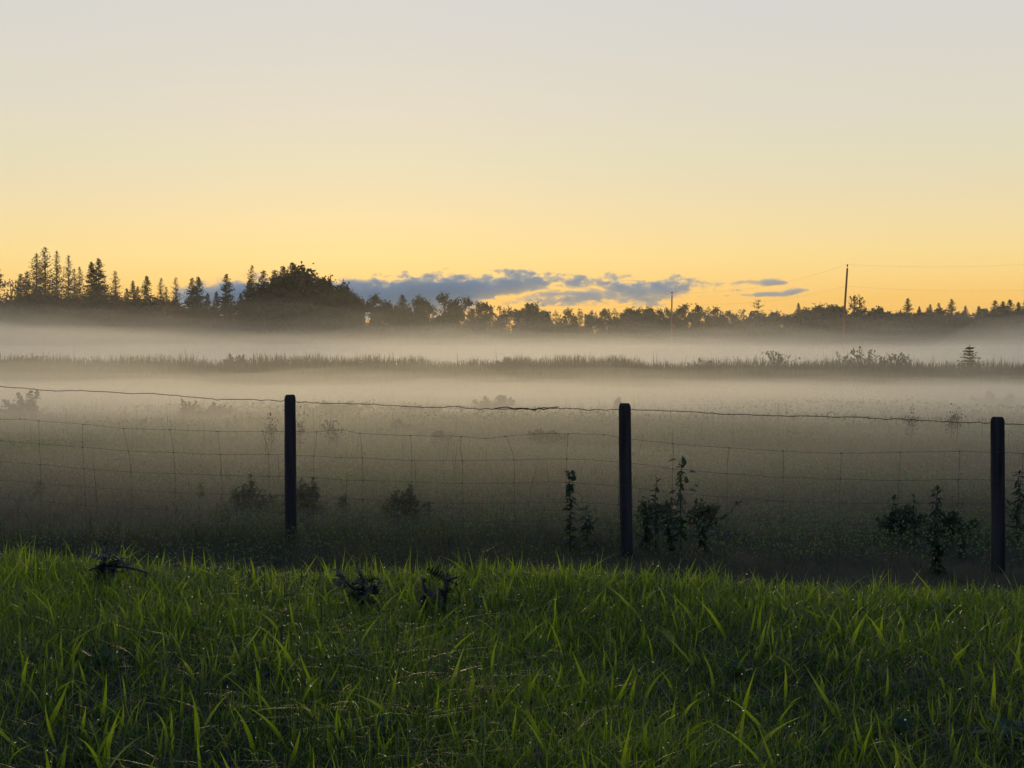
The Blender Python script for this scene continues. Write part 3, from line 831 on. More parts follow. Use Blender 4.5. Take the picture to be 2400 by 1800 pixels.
def weed(name, label, px, top, base, off, leafm, n, spread, lsz=1.0, side=(), bare=0.0, cat='weed', branch=0, low=0.0):
    """stem from base pixel row to top row with separate leaf children"""
    n = int(n * 1.5); lsz *= 1.3
    T = at_fence(px, top, off); B = at_fence(px + random.uniform(-4, 4), base, off)
    zb = float(ground(B.x, B.y)); h = T.z - zb
    r = put(name, None, loc=(T.x, T.y, zb), label=label, cat=cat, group='weeds and saplings along the fence')
    tb = MB(); wob = [Vector((random.uniform(-.012, .012), random.uniform(-.01, .01), h * k / 6)) for k in range(7)]
    wob[0] = Vector((0, 0, -0.03)); tb.tube(wob, [.0055, .005, .0045, .004, .0035, .003, .002], 5)
    stems = [(wob, 1.0)]
    for b_ in range(branch):
        k = random.randint(0, 3); s0 = wob[k]; a = random.choice((-1, 1)) * random.uniform(.5, 1.1)
        L = h * random.uniform(.3, .55)
        e = [s0, s0 + Vector((math.sin(a) * L * .5, random.uniform(-.05, .05), math.cos(a) * L * .4)), s0 + Vector((math.sin(a) * L, random.uniform(-.08, .08), math.cos(a) * L * .9))]
        tb.tube(e, [.004, .003, .002], 4); stems.append((e, .8))
    put('stem', tb.mesh('stem', M_STEM), r)
    for i in range(n):
        st, k_ = stems[0] if (branch == 0 or random.random() < .6) else random.choice(stems)
        f = low + (1 - low) * (1 - (1 - (i + random.random()) / n) ** 1.0)
        q = f * (len(st) - 1); j = min(int(q), len(st) - 2); p_ = st[j].lerp(st[j + 1], q - j)
        a = i * 2.4 + random.uniform(-.4, .4)
        o = put('leaf', leafm, r, loc=p_)
        pitch = random.uniform(-.9, .5) + (0.6 if f > .9 else 0)
        o.rotation_euler = (random.uniform(-.6, .6), -pitch, a)
        s = lsz * random.uniform(.7, 1.25) * (1 - .45 * f if spread else 1) * k_
        o.scale = (s, s, s)
    return r

w1 = weed('sapling', 'tall broad-leaved sapling just right of the middle post', 1596, 1078, 1250, .35, LEAF_MID, 44, True, 1.0, low=.15)
Tz = None
for (lx, ly, rot, s) in [(1586, 1077, (0.2, 0.1, 3.1), 1.0), (1601, 1092, (1.2, -1.2, 1.2), 1.15), (1596, 1118, (1.0, .7, -1.8), .8), (1606, 1133, (1.2, -1.0, 1.0), .9), (1614, 1107, (0.2, -.1, 0), .9),
                          (1627, 1138, (0.4, .2, .1), .6), (1585, 1150, (0.3, .3, 3.0), .9), (1614, 1150, (.2, 0, .1), 1.1)]:
    P = at_fence(lx, ly, .35); o = put('leaf', LEAF_BIG, w1, loc=P - w1.location); o.rotation_euler = rot; o.scale = (s, s, s)
weed('sapling', 'shorter thin sapling between the middle post and the tall one', 1537, 1122, 1250, .4, LEAF_MID, 26, True, .9, low=.25)
weed('weed', 'bushy tangle of small leaves at the right foot of the middle post', 1515, 1185, 1260, .5, LEAF_NARROW, 70, False, .8, branch=6)
weed('weed', 'low leafy tangle under the two saplings', 1570, 1205, 1265, .3, LEAF_MID, 60, False, .7, branch=6)
w5 = weed('bramble', 'arching leafy shoot leaning right beyond the tall sapling', 1650, 1222, 1265, .3, LEAF_MID, 40, False, .75, branch=5)
pts = [at_fence(*q, .3) - w5.location for q in ((1655, 1235), (1690, 1218), (1712, 1200), (1728, 1180), (1737, 1174))]
tb = MB(); tb.tube(pts, [.004, .0035, .003, .0025, .002], 4); put('stem', tb.mesh('stem', M_STEM), w5)
for i in range(26):
    q = random.random() ** .8 * 3.99; j = int(q); p_ = pts[j].lerp(pts[j + 1], q - j)
    o = put('leaf', LEAF_MID, w5, loc=p_); o.rotation_euler = (random.uniform(-.8, .8), random.uniform(-1.2, .9), random.uniform(0, 6.28)); s = random.uniform(.45, .75); o.scale = (s, s, s)
w6 = weed('sapling', 'upright leafy spike left of the middle post', 1337, 1108, 1250, .2, LEAF_MID, 52, False, .8, low=.1)
for (lx, ly, s, rot) in [(1336, 1108, .7, (1.2, 0, .4)), (1331, 1122, .9, (1.1, -.9, 1.5)), (1334, 1135, .9, (1.2, .9, -1.0)), (1340, 1128, .8, (1.0, -1, .5))]:
    P = at_fence(lx, ly, .2); o = put('leaf', LEAF_BIG, w6, loc=P - w6.location); o.rotation_euler = rot; o.scale = (s, s, s)
weed('weed', 'feathery low weed right of the leafy spike', 1375, 1195, 1260, .5, LEAF_NARROW, 40, False, .9, branch=5)
weed('weed', 'dim rounded weed cone, left of the pair at centre-left', 926, 1155, 1262, 3.0, LEAF_NARROW, 90, True, 1.1, low=.05)
weed('weed', 'dim pointed weed spike, right of the pair at centre-left', 961, 1140, 1262, 2.8, LEAF_NARROW, 90, True, 1.0, low=.05)
weed('weed', 'small spreading weed right of the pointed weed pair', 1003, 1178, 1262, 2.8, LEAF_MID, 60, True, .9, branch=4)
weed('weed', 'small pointed weed midway right of the left post', 803, 1162, 1255, 2.6, LEAF_NARROW, 60, True, 1.0, low=.1)
weed('weed', 'pointed green weed just right of the left post', 736, 1122, 1245, 2.4, LEAF_NARROW, 90, True, 1.15, branch=3)
weed('weed', 'greenish weed almost touching the right side of the left post', 705, 1125, 1245, 2.6, LEAF_NARROW, 60, True, 1.0, branch=3)
weed('weed', 'bushy green weed left of the left post', 590, 1118, 1235, 2.5, LEAF_MID, 110, True, 1.1, branch=8)
weed('weed', 'low green weed left of the bushy one by the left post', 558, 1170, 1235, 2.5, LEAF_MID, 70, True, 1.0, branch=6)
weed('weed', 'small green weed under the second stay wire left of the left post', 470, 1135, 1230, 3.2, LEAF_MID, 40, True, .9, branch=3)
weed('weed', 'faint dark weed near the left edge behind the mesh', 92, 1125, 1225, 2.8, LEAF_NARROW, 60, True, .9, branch=5)
weed('thistle', 'tall drooping-leaved thistle left of the right post', 2194, 1142, 1340, -.2, LEAF_NARROW, 95, True, 1.25, low=.05, branch=2)
weed('weed', 'small branching weed left of the drooping thistle', 2142, 1165, 1320, 1.6, LEAF_NARROW, 26, False, .8, branch=7)
weed('weed', 'dim many-branched weed second left of the drooping thistle', 2090, 1170, 1320, 2.1, LEAF_NARROW, 60, False, .8, branch=8)
weed('weed', 'dark seed-headed weed at the right edge beyond the right post', 2388, 1103, 1330, 2.1, LEAF_NARROW, 90, False, .8, branch=8)
weed('weed', 'low dark weed right of the drooping thistle', 2255, 1235, 1330, 1.0, LEAF_NARROW, 26, False, .8, branch=6)

for (a_, b_, c_, l_) in [(1540, 1200, 110, 'low tangle of small leaves filling the foot between middle post and saplings'), (1640, 1240, 80, 'low leafy tangle under the arching shoot right of the saplings'),
                         (575, 1175, 110, 'low green tangle around the bushy weed left of the left post'), (715, 1185, 90, 'low tangle at the right foot of the left post'), (950, 1215, 100, 'low tangle at the feet of the pointed weed pair'),
                         (2110, 1250, 80, 'low dim tangle left of the drooping thistle'), (2225, 1265, 70, 'low dim tangle at the foot of the drooping thistle')]:
    P_ = at_fence(a_, b_, 2.4)
    bush('weed_clump', a_, b_, P_.y, c_, l_, .034, 560, 18, M_WEED, 'weeds', 'low weed tangles along the fence')

# tall seeded stems standing in the misty field
def seed_stem(px, py, d, label):
    top = at(px, py, d); zb = float(ground(top.x, top.y)); h = top.z - zb
    tb = MB(); tb.tube([(0, 0, -.02), (.02, 0, h * .5), (0, 0, h)], [.012, .009, .005], 4)
    r = put('seeded_stem', None, loc=(top.x, top.y, zb), label=label, cat='tall weed', group='seeded stems in the misty field')
    put('stem', tb.mesh('stem', M_STEM), r)
    C = RNG.normal(0, 1, (120, 3)) * [.06, .06, .09] + [0, 0, h - .08]
    C2 = RNG.normal(0, 1, (60, 3)) * [.05, .05, .2] + [0, 0, h * .6]
    V, Fq = sprays(np.concatenate([C, C2]), .03, 1.4); put('seed_head', mesh_np('seed_head', V, Fq, [M_FIELD_BUSH]), r)
seed_stem(2228, 982, 27, 'taller seeded stem touching the top wire left of the right post')
seed_stem(2242, 976, 28, 'highest seed-headed stem left of the right post')
seed_stem(2136, 979, 27, 'seeded stem farther left along the top wire near the right post')
seed_stem(634, 995, 24, 'yellowish seeded stem behind the mesh left of the left post')
seed_stem(702, 1000, 24, 'yellowish seeded stem right of the left post top')
seed_stem(770, 1000, 25, 'left one of two faint seeded stems right of the left post')
seed_stem(787, 1008, 25, 'right one of two faint seeded stems right of the left post')

# ------------------------------------------------------------------ utility poles and cables
def utility_pole(px, top, d, r, tilt, label):
    P = at(px, top, d); zb = float(ground(P.x, P.y)) - .3; h = P.z - zb
    o = put('utility_pole', None, loc=(P.x - tilt, P.y, zb), label=label, cat='utility pole')
    mb = MB(); mb.tube([(0, 0, 0), (tilt * .5, 0, h * .5), (tilt, 0, h)], [r, r * .86, r * .7], 12)
    put('pole', mb.mesh('pole', M_POLE), o)
    mb = MB(); mb.tube([(tilt, 0, h), (tilt, 0, h + .25), (tilt, 0, h + .28), (tilt, 0, h + .42), (tilt, 0, h + .5)], [.03, .03, .09, .1, .04], 8)
    put('insulator', mb.mesh('insulator', M_IRON), o)
    return Vector((P.x, P.y, P.z))
A = utility_pole(1986, 629, 180, .16, .75, 'tall reddish utility pole rising above the treeline right of centre')
B = utility_pole(1575, 692, 205, .12, .1, 'short dark utility pole in front of the treeline near centre')
def cable(p0, p1, sag, label, r=.006):
    mb = MB(); mb.tube([p0.lerp(p1, k / 16) - Vector((0, 0, sag * 4 * (k / 16) * (1 - k / 16))) for k in range(17)], r, 3, False)
    put('power_cable', mb.mesh('power_cable', M_IRON), label=label, cat='cable', group='cables on the utility poles')
cable(A + Vector((0, 0, .5)), at(2700, 590, 170), .9, 'upper cable running right from the tall pole top')
cable(A - Vector((0, 0, 2.2)), at(2700, 662, 170), .8, 'lower cable running right from the tall pole')
cable(A + Vector((0, 0, .5)), B + Vector((0, 0, .5)), 1.2, 'upper cable sloping left from tall pole to short pole')
cable(A - Vector((0, 0, 2.2)), B - Vector((0, 0, 1)), 1.0, 'lower cable sloping left from tall pole to short pole')
cable(B + Vector((0, 0, .3)), at(1250, 752, 235), .6, 'pale cable falling left from the short pole over dark trees')

# ------------------------------------------------------------------ wire fence
fence = put('wire_fence', None, loc=(0.96, 12.3, -0.92), label='three dark wooden posts carrying a sagging wire mesh and a rusty top wire', cat='fence')
FO = fence.location
def fence_post(px, top, base, wpx, dx, label=None, lean=0):
    T = at_fence(px, top); Bp = at_fence(px + lean, base); d = T.y
    r = wpx / F * d / 2
    zb = float(ground(Bp.x, Bp.y)) - .25
    h = T.z - zb; n = 18
    mb = MB(); rings = []
    prof = [(0, 1.04)] + [(k / 22, 1.04 - .07 * k / 22) for k in range(1, 22)] + [(1 - .034 / h, .965), (1 - .012 / h, .86), (1 - .002 / h, .72), (1, .70)]
    for f, s in prof:
        b0 = len(mb.v); c = Vector((Bp.x + (T.x - Bp.x) * f, T.y, zb + h * f))
        wv = .004 * mnoise.noise(Vector((f * 5, px, 0)))
        for j in range(n):
            a = 6.283 * j / n
            rr = r * s * (1 + .035 * mnoise.noise(Vector((math.cos(a) * 2.5, math.sin(a) * 2.5, f * 3 + px))) + (-.07 if j in (4, 11, 15) else 0))
            mb.v.append((c.x + wv + rr * math.cos(a) - FO.x, c.y + rr * math.sin(a) - FO.y, c.z - FO.z + (.006 * mnoise.noise(Vector((j, px, 1))) if f > .99 else 0)))
        rings.append(b0)
    for a_, b_ in zip(rings, rings[1:]):
        for j in range(n):
            k = (j + 1) % n; mb.f.append((a_ + j, a_ + k, b_ + k, b_ + j))
    mb.f.append(tuple(rings[-1] + j for j in range(n)))
    o = put('post', mb.mesh('post', M_POST), fence)
    if label: o['label'] = label
    return o
fence_post(680, 925, 1256, 27.5, 0, 'left post, thinnest and farthest of the three', lean=1)
fence_post(1464, 945, 1300, 29.5, 0, 'middle post with square-cut top, leaning slightly left', lean=6)
fence_post(2338, 977, 1352, 33, 0, 'right post, thickest and nearest with rounded top edge', lean=2)
for (px_, rows_, w_) in [(680, (1011, 1066, 1118, 1162), 27), (1464, (1026, 1082, 1139, 1182), 29), (2338, (1061, 1126, 1180, 1231), 33)]:
    for ry_ in rows_:
        P_s = at_fence(px_ + random.uniform(-3, 3), ry_, -.058) - FO
        mb = MB(); mb.tube([P_s + Vector((-.012, .01, .004)), P_s + Vector((-.010, 0, .004)), P_s + Vector((.010, 0, -.003)), P_s + Vector((.012, .01, -.003))], .0022, 4)
        put('staple', mb.mesh('staple', M_WIRE), fence)
fence_post(-190, 902, 1230, 26, 0)
fence_post(2960, 1010, 1400, 36, 0)

def wire(name, pts, r, mat, off=.075, wob=.0022, sub=7, label=None, n=4, zig=0.0):
    P = [at_fence(a, b_, off) - FO for a, b_ in pts]
    out_ = []
    for i in range(len(P) - 1):
        p0, p1, p2, p3 = P[max(i - 1, 0)], P[i], P[i + 1], P[min(i + 2, len(P) - 1)]
        for k in range(sub):
            t = k / sub
            q = .5 * ((2 * p1) + (p2 - p0) * t + (2 * p0 - 5 * p1 + 4 * p2 - p3) * t * t + (3 * p1 - p0 - 3 * p2 + p3) * t ** 3)
            q = q + Vector((0, 0, random.gauss(0, wob)))
            out_.append(q)
    out_.append(P[-1])
    mb = MB(); mb.tube(out_, r, n, True)
    o = put(name, mb.mesh(name, mat), fence)
    if label: o['label'] = label
    return o, out_
S3 = 1 / 2.765
def c4(l): return [(x * S3, 860 + y * S3) for x, y in l]
def c5(l): return [(800 + x * S3, 860 + y * S3) for x, y in l]
def c6(l): return [(1600 + x * S3, 860 + y * S3) for x, y in l]
TOP = [(-190, 893), (0, 906), (60, 910), (130, 916), (190, 916), (300, 922), (350, 922), (440, 930), (520, 936), (600, 937), (665, 940), (700, 942), (765, 945), (865, 948), (940, 952), (1010, 955),
       (1070, 953), (1100, 957), (1162, 958), (1235, 959), (1300, 957), (1345, 957), (1385, 961), (1450, 960), (1480, 960), (1600, 964), (1700, 970), (1830, 975), (2000, 978), (2060, 981),
       (2150, 985), (2230, 989), (2320, 991), (2400, 995), (2600, 1003), (2960, 1030)]
_, tp = wire('top_wire', TOP, .0032, M_RUST, wob=.0030, label='rusty red top strand of barbed wire')
# small barbs along it and the rough splice
mb = MB()
for i in range(4, len(tp) - 4, 3):
    p_ = tp[i]
    for s_ in (-1, 1):
        a = random.uniform(0, 3.14)
        v_ = Vector((.006, math.cos(a) * .012, math.sin(a) * .014)) * s_
        mb.tube([p_ - v_ * .2, p_ + v_], [.0016, .0006], 3, False)
put('barb', mb.mesh('barb', M_RUST), fence)['kind'] = 'stuff'
sp = [(1158, 958), (1172, 956), (1185, 954), (1196, 955.5), (1206, 958), (1220, 957.5), (1235, 957), (1243, 959.5), (1253, 961), (1262, 957), (1275, 956), (1290, 956), (1302, 954.5), (1308, 953)]
wire('splice', sp, .0046, M_RUST, off=.070, wob=.0012, sub=4, label='thick twisted repair splice in the top wire')
wire('splice', [(x_, y_ + (3.0 if k % 2 else -1.4)) for k, (x_, y_) in enumerate(sp[3:12])], .0022, M_RUST, off=.066, wob=.001, sub=5)

H = [c4([(-530, 300), (0, 338), (130, 338), (250, 350), (540, 372), (800, 398), (1100, 408), (1410, 418), (1700, 418), (1885, 419), (2050, 421)]) + c5([(0, 408), (120, 430), (450, 445), (775, 450), (930, 463), (1060, 450), (1250, 436), (1390, 430), (1470, 434), (1700, 440), (1840, 462), (2150, 498)]) + c6([(300, 525), (650, 545), (1028, 560), (1408, 552), (1795, 548), (2040, 555), (2212, 562), (3700, 640)]),
     c4([(-530, 445), (0, 480), (255, 500), (535, 520), (832, 545), (1125, 555), (1427, 568), (1740, 568), (1885, 572), (2033, 578)]) + c5([(0, 588), (135, 590), (457, 607), (785, 608), (1118, 603), (1460, 597), (1840, 620), (2148, 660)]) + c6([(288, 692), (652, 715), (1024, 727), (1404, 735), (1788, 730), (2040, 735), (2195, 740), (3700, 830)]),
     c4([(-530, 585), (0, 615), (262, 633), (545, 660), (848, 680), (1133, 692), (1437, 702), (1743, 710), (1885, 714), (2033, 718)]) + c5([(0, 732), (140, 735), (457, 745), (785, 755), (1120, 752), (1455, 748), (1840, 778), (2145, 815)]) + c6([(287, 845), (650, 870), (1020, 880), (1400, 885), (1785, 885), (2190, 890), (3700, 990)]),
     c4([(-530, 705), (0, 735), (262, 755), (550, 778), (853, 798), (1137, 815), (1440, 825), (1745, 832), (2030, 838)]) + c5([(0, 858), (140, 858), (460, 875), (787, 883), (1120, 880), (1455, 877), (1800, 892), (2145, 940)]) + c6([(285, 985), (650, 1000), (1015, 1015), (1395, 1025), (1780, 1025), (2180, 1035), (3700, 1140)]),
     c4([(-530, 820), (0, 850), (262, 870), (555, 900), (855, 918), (1140, 928), (1440, 935), (1745, 940), (2030, 950)]) + c5([(0, 970), (143, 975), (460, 988), (787, 1000), (1122, 1000), (1460, 998), (1800, 1012), (2143, 1050)]) + c6([(282, 1100), (650, 1120), (1013, 1135), (1393, 1150), (1777, 1155), (2177, 1165), (3700, 1280)]),
     c4([(-530, 930), (0, 955), (555, 1005), (1140, 1035), (1745, 1050), (2030, 1060)]) + c5([(143, 1085), (787, 1110), (1122, 1112), (1800, 1130), (2143, 1170)]) + c6([(282, 1220), (650, 1240), (1393, 1275), (2177, 1295), (3700, 1420)])]
for hh in H:
    wire('line_wire', hh, .0019, M_WIRE, wob=.0016, n=3)
VW = [c4([(-300, 320), (-295, 460), (-290, 600), (-290, 720), (-290, 940)]), c4([(-40, 335), (-40, 478), (-38, 612), (-38, 732), (-36, 950)]),
      c4([(250, 350), (255, 500), (262, 633), (262, 755), (265, 975)]), c4([(535, 372), (535, 520), (545, 660), (550, 778), (555, 1005)]),
      c4([(798, 398), (815, 460), (832, 545), (848, 680), (853, 798), (855, 1020)]), c4([(1098, 408), (1116, 480), (1125, 555), (1133, 692), (1137, 815), (1140, 1035)]),
      c4([(1410, 418), (1418, 490), (1427, 568), (1437, 702), (1440, 825), (1438, 1040)]), c4([(1700, 418), (1722, 480), (1740, 568), (1743, 710), (1745, 832), (1745, 1050)]),
      c4([(2050, 422), (2046, 500), (2033, 578), (2033, 718), (2030, 838), (2030, 1060)]),
      c5([(120, 430), (130, 510), (135, 590), (140, 735), (140, 858), (143, 1085)]), c5([(448, 445), (455, 530), (457, 607), (457, 745), (460, 875), (460, 1100)]),
      c5([(778, 450), (772, 545), (785, 608), (785, 755), (787, 883), (787, 1110)]), c5([(1066, 450), (1098, 520), (1118, 603), (1122, 752), (1122, 880), (1122, 1112)]),
      c5([(1470, 434), (1464, 520), (1460, 597), (1455, 748), (1455, 877), (1465, 1120)]), c5([(1798, 452), (1800, 615), (1795, 772), (1797, 890), (1793, 1130)]),
      c5([(2155, 498), (2152, 580), (2148, 660), (2145, 815), (2145, 940), (2143, 1170)]),
      c6([(302, 525), (290, 620), (288, 692), (287, 845), (285, 985), (280, 1220)]), c6([(653, 545), (654, 630), (652, 715), (650, 870), (650, 1000), (650, 1240)]),
      c6([(1028, 560), (1026, 640), (1022, 727), (1018, 880), (1013, 1015), (1013, 1255)]), c6([(1410, 552), (1408, 640), (1402, 735), (1398, 885), (1395, 1025), (1393, 1275)]),
      c6([(1795, 548), (1794, 640), (1788, 730), (1787, 885), (1780, 1025), (1775, 1285)]), c6([(2205, 562), (2202, 650), (2190, 740), (2185, 890), (2180, 1035), (2175, 1295)]),
      c6([(2600, 585), (2595, 760), (2590, 1320)]), c6([(3000, 605), (2995, 790), (2990, 1350)]), c6([(3400, 625), (3395, 810), (3390, 1380)])]
for vv in VW:
    wire('stay_wire', vv, .0019, M_WIRE, off=.079, wob=.0009, sub=4, n=3)
mb = MB()
for hh in H[:5]:
    for (a_, b_) in hh:
        P = at_fence(a_, b_, .077) - FO
        mb.tube([P - Vector((.008, 0, 0)), P + Vector((.008, 0, 0))], [.0045, .0045], 5)
put('knot', mb.mesh('knot', M_WIRE), fence)['kind'] = 'stuff'

# ------------------------------------------------------------------ withered thistles and broad leaves in the lawn
def spiky_leaf(L, W, mat, name='leaf'):
    mb = MB(); n_ = 7
    for i in range(n_):
        t0, t1 = i / n_, (i + 1) / n_
        for sg in (1, -1):
            w_ = W * math.sin(math.pi * (t0 * .85 + .1)) * random.uniform(.7, 1.3)
            zc_ = -.25 * L * t0 * t0; zd_ = -.25 * L * t1 * t1
            a = Vector((L * t0, 0, zc_)); b_ = Vector((L * t1, 0, zd_)); c = Vector((L * (t0 + .8 / n_), sg * w_, zc_ + random.uniform(-.3, .6) * W))
            m_ = Vector((L * (t0 + .3 / n_), sg * w_ * .35, zc_ + .1 * W))
            mb.poly([a, b_, c, m_] if sg > 0 else [m_, c, b_, a])
    return mb.mesh(name, mat, False)
def thistle(px, top, base, wpx, label, n, lean=0, arms=()):
    d = 4.75 if top < 1330 else 4.45
    T = at(px, top, d); zb = float(ground(T.x, T.y)); h = max(T.z - zb, .08)
    r = put('withered_thistle', None, loc=(T.x, T.y, zb), label=label, cat='thistle', group='dark withered thistles at the lawn crest')
    paths = [[Vector((0, 0, -.01)), Vector((lean * .3 + .008, 0, h * .5)), Vector((lean, 0, h))], [Vector((0, 0, h * .3)), Vector((.012, 0, h * .8)), Vector((-.004, 0, h * 1.12))]]
    for (ax, ay) in arms:
        e = at(ax, ay, d - .02) - r.location
        paths.append([Vector((0, 0, h * .55)), Vector((e.x * .5, -.01, h * .62 + (e.z - h * .55) * .3)), e])
    tb = MB()
    for p_ in paths: tb.tube(p_, [.006, .005, .003], 5)
    put('stem', tb.mesh('stem', M_THISTLE), r)
    ms = [spiky_leaf(random.uniform(.035, .06), random.uniform(.016, .026), M_THISTLE) for _ in range(4)]
    for i in range(n):
        p_ = paths[i % len(paths)]; f = random.uniform(.05, 1.0); q = f * 1.999; j = int(q)
        o = put('leaf', ms[i % 4], r, loc=p_[j].lerp(p_[j + 1], q - j))
        o.rotation_euler = (random.uniform(-1.2, 1.2), random.uniform(-.9, .9), random.uniform(0, 6.28)); s = random.uniform(.7, 1.25); o.scale = (s, s, s)
thistle(240, 1285, 1400, 60, 'dark withered thistle with side arm reaching right, at left', 38, arms=((290, 1318), (345, 1342), (222, 1335)))
thistle(845, 1348, 1400, 90, 'dark curled thistle clump at the crest between left and middle posts', 38, arms=((800, 1352), (880, 1370), (860, 1400)))
thistle(990, 1362, 1400, 30, 'smaller dark thistle right of the curled clump', 12, arms=((1005, 1395),))
thistle(1040, 1350, 1400, 30, 'small dark thistle farthest right of the three right of the left post', 12, arms=((1028, 1378),))

def rosette(px, py, n, L, W, label):
    # ground point at that pixel
    k = EYE / ((py - HY) / F); P = at(px, py, k); z = float(ground(P.x, P.y))
    r = put('broadleaf_plant', None, loc=(P.x, P.y, z + .01), label=label, cat='plant', group='broad-leaved plants in the lawn')
    lm = leaf_mesh(L, W, .15, .35, M_BROAD)
    for i in range(n):
        o = put('leaf', lm, r); a = 6.283 * i / n + random.uniform(-.3, .3)
        o.rotation_euler = (random.uniform(-.3, .3), -random.uniform(.4, 1.2), a); s = random.uniform(.75, 1.2); o.scale = (s, s, s)
for a in [(240, 1605, 7, .07, .03, 'round-leaved plant low in the grass at left'), (490, 1600, 6, .065, .03, 'lobed broad-leaved plant below the left post'),
          (1115, 1440, 6, .07, .028, 'dark broad leaves high in the lawn at centre'), (1722, 1590, 7, .07, .035, 'round dark leaves right of centre in the lawn'),
          (2115, 1720, 6, .05, .03, 'pale-edged round leaf plant near the bottom right'), (2390, 1745, 6, .09, .045, 'large dark leaves in the bottom right corner'),
          (905, 1765, 6, .07, .03, 'dark leaves at the bottom edge left of centre'), (2220, 1440, 7, .07, .025, 'dark leaves high in the lawn under the right post'),
          (1270, 1600, 5, .06, .028, 'small broad leaves in the middle of the lawn')]:
    rosette(*a)

# ------------------------------------------------------------------ mist, cloud
def vol_mat(name, color, density, aniso):
    m, n, l, o = newmat(name)
    v = n.new('ShaderNodeVolumePrincipled')
    v.inputs['Color'].default_value = (*color, 1); v.inputs['Density'].default_value = density; v.inputs['Anisotropy'].default_value = aniso
    l.new(v.outputs[0], o.inputs['Volume'])
    return m

def mist(y0, y1, z_top, amp, density, seed, xh=170, taper=0.25, scale=14, tilt=0.0, xprof=None, zb=-3.2, tail=None, xc=0.0):
    """a closed lens of even, thin mist with a softly rolling top"""
    nyy, nxx = (60, 90) if not xc else (30, 36)
    yy = np.linspace(y0, y1, nyy); xx = np.linspace(-1, 1, nxx); xx = np.sign(xx) * np.abs(xx) ** (1.0 if xc else 1.4) * xh
    Vt = []
    zlo = zb if not xc else -1.6
    for i, y in enumerate(yy):
        f = i / (nyy - 1)
        e = min(1, f / taper, (1 - f) / (tail or taper)); e = e * e * (3 - 2 * e)
        for j, x in enumerate(xx):
            ex = min(1, (1 - abs(x) / xh) / (.6 if xc else .15)); ex = ex * ex * (3 - 2 * ex); x = x + xc
            nz = fbm(x / scale + seed, y / (scale * 1.3), seed, 3)
            z = z_top + tilt * x + amp * nz + (xprof(x, y) if xprof else 0)
            zq = max(z, zb + .05) if not xc else max(z, zlo + .05)
            Vt.append((x, y, zlo + .01 + (zq - zlo) * e * ex))
    Vt = np.array(Vt); Vb = Vt.copy(); Vb[:, 2] = zb
    N = nxx * nyy
    I = (np.arange(nyy - 1)[:, None] * nxx + np.arange(nxx - 1)[None, :]).ravel()
    Ft = np.stack([I, I + 1, I + nxx + 1, I + nxx], 1); Fb = Ft[:, ::-1] + N
    e1 = [(j + 1, j, j + N, j + 1 + N) for j in range(nxx - 1)]
    b0 = (nyy - 1) * nxx
    e2 = [(b0 + j, b0 + j + 1, b0 + j + 1 + N, b0 + j + N) for j in range(nxx - 1)]
    e3 = [(i * nxx, (i + 1) * nxx, (i + 1) * nxx + N, i * nxx + N) for i in range(nyy - 1)]
    e4 = [((i + 1) * nxx + nxx - 1, i * nxx + nxx - 1, i * nxx + nxx - 1 + N, (i + 1) * nxx + nxx - 1 + N) for i in range(nyy - 1)]
    me = mesh_np('mist', np.concatenate([Vt, Vb]), np.concatenate([Ft, Fb, np.array(e1 + e2 + e3 + e4)]), [vol_mat('mist', FOGC, density, FOGG)], smooth=True)
    return put('mist', me, kind='stuff', label=None)
FOGC, FOGG = (0.98, 0.945, 0.88), 0.66
# thin overall air
mist(14, 300, 9.0, 1.5, 0.00018, 3.0, taper=.10, xh=260, scale=30)
# near mist over the field, thicker to the left
mist(12.9, 95, 1.0, .50, 0.0055, 11.0, taper=.06, scale=7, tail=.3, tilt=-.030)
mist(12.6, 70, 0.02, .38, 0.0105, 13.0, taper=.06, scale=6, tail=.25, tilt=-.014)
mist(11.3, 60, -0.36, .26, 0.0150, 15.0, taper=.05, scale=5, tail=.3)
mist(24, 68, -0.25, .34, 0.015, 17.0, taper=.35, scale=6, tail=.25, tilt=-.005)
mist(32, 66, -0.48, .28, 0.050, 23.0, taper=.35, scale=6, tail=.3)
# drifting tufts: (x, y, half width, depth, top, density)
for k_, (mx_, my_, mw_, md_, mz_, dn_) in enumerate([(-16, 46, 9, 16, .35, .018), (-5, 56, 8, 14, .15, .02), (5, 50, 7, 12, -.05, .02), (15, 58, 9, 12, -.05, .02), (-20, 62, 10, 14, .55, .02),
        (0, 40, 5, 8, -.30, .02), (10, 36, 5, 8, -.35, .02), (-9, 32, 5, 8, -.35, .018), (-48, 135, 16, 50, 4.2, .006), (-34, 120, 10, 30, 2.6, .007), (51, 140, 13, 46, 3.6, .012),
        (47, 130, 9, 30, 2.4, .008), (8, 150, 22, 40, 2.4, .006), (-12, 165, 18, 40, 3.0, .005), (30, 170, 14, 30, 2.6, .006), (-74, 170, 20, 50, 6.0, .004), (-24, 110, 9, 26, 1.6, .012), (4, 105, 7, 20, .9, .014), (22, 112, 8, 24, 1.1, .012), (-6, 130, 10, 30, 1.8, .008), (-13, 38, 5, 7, .1, .02), (7, 44, 4, 6, -.05, .02)]):
    mist(my_ - md_ / 2, my_ + md_ / 2, mz_, .35 + .25 * max(mz_, 0), dn_, 50 + k_ * 3.1, xh=mw_, taper=.5, scale=4 + max(mz_, 0) * 2, xc=mx_)
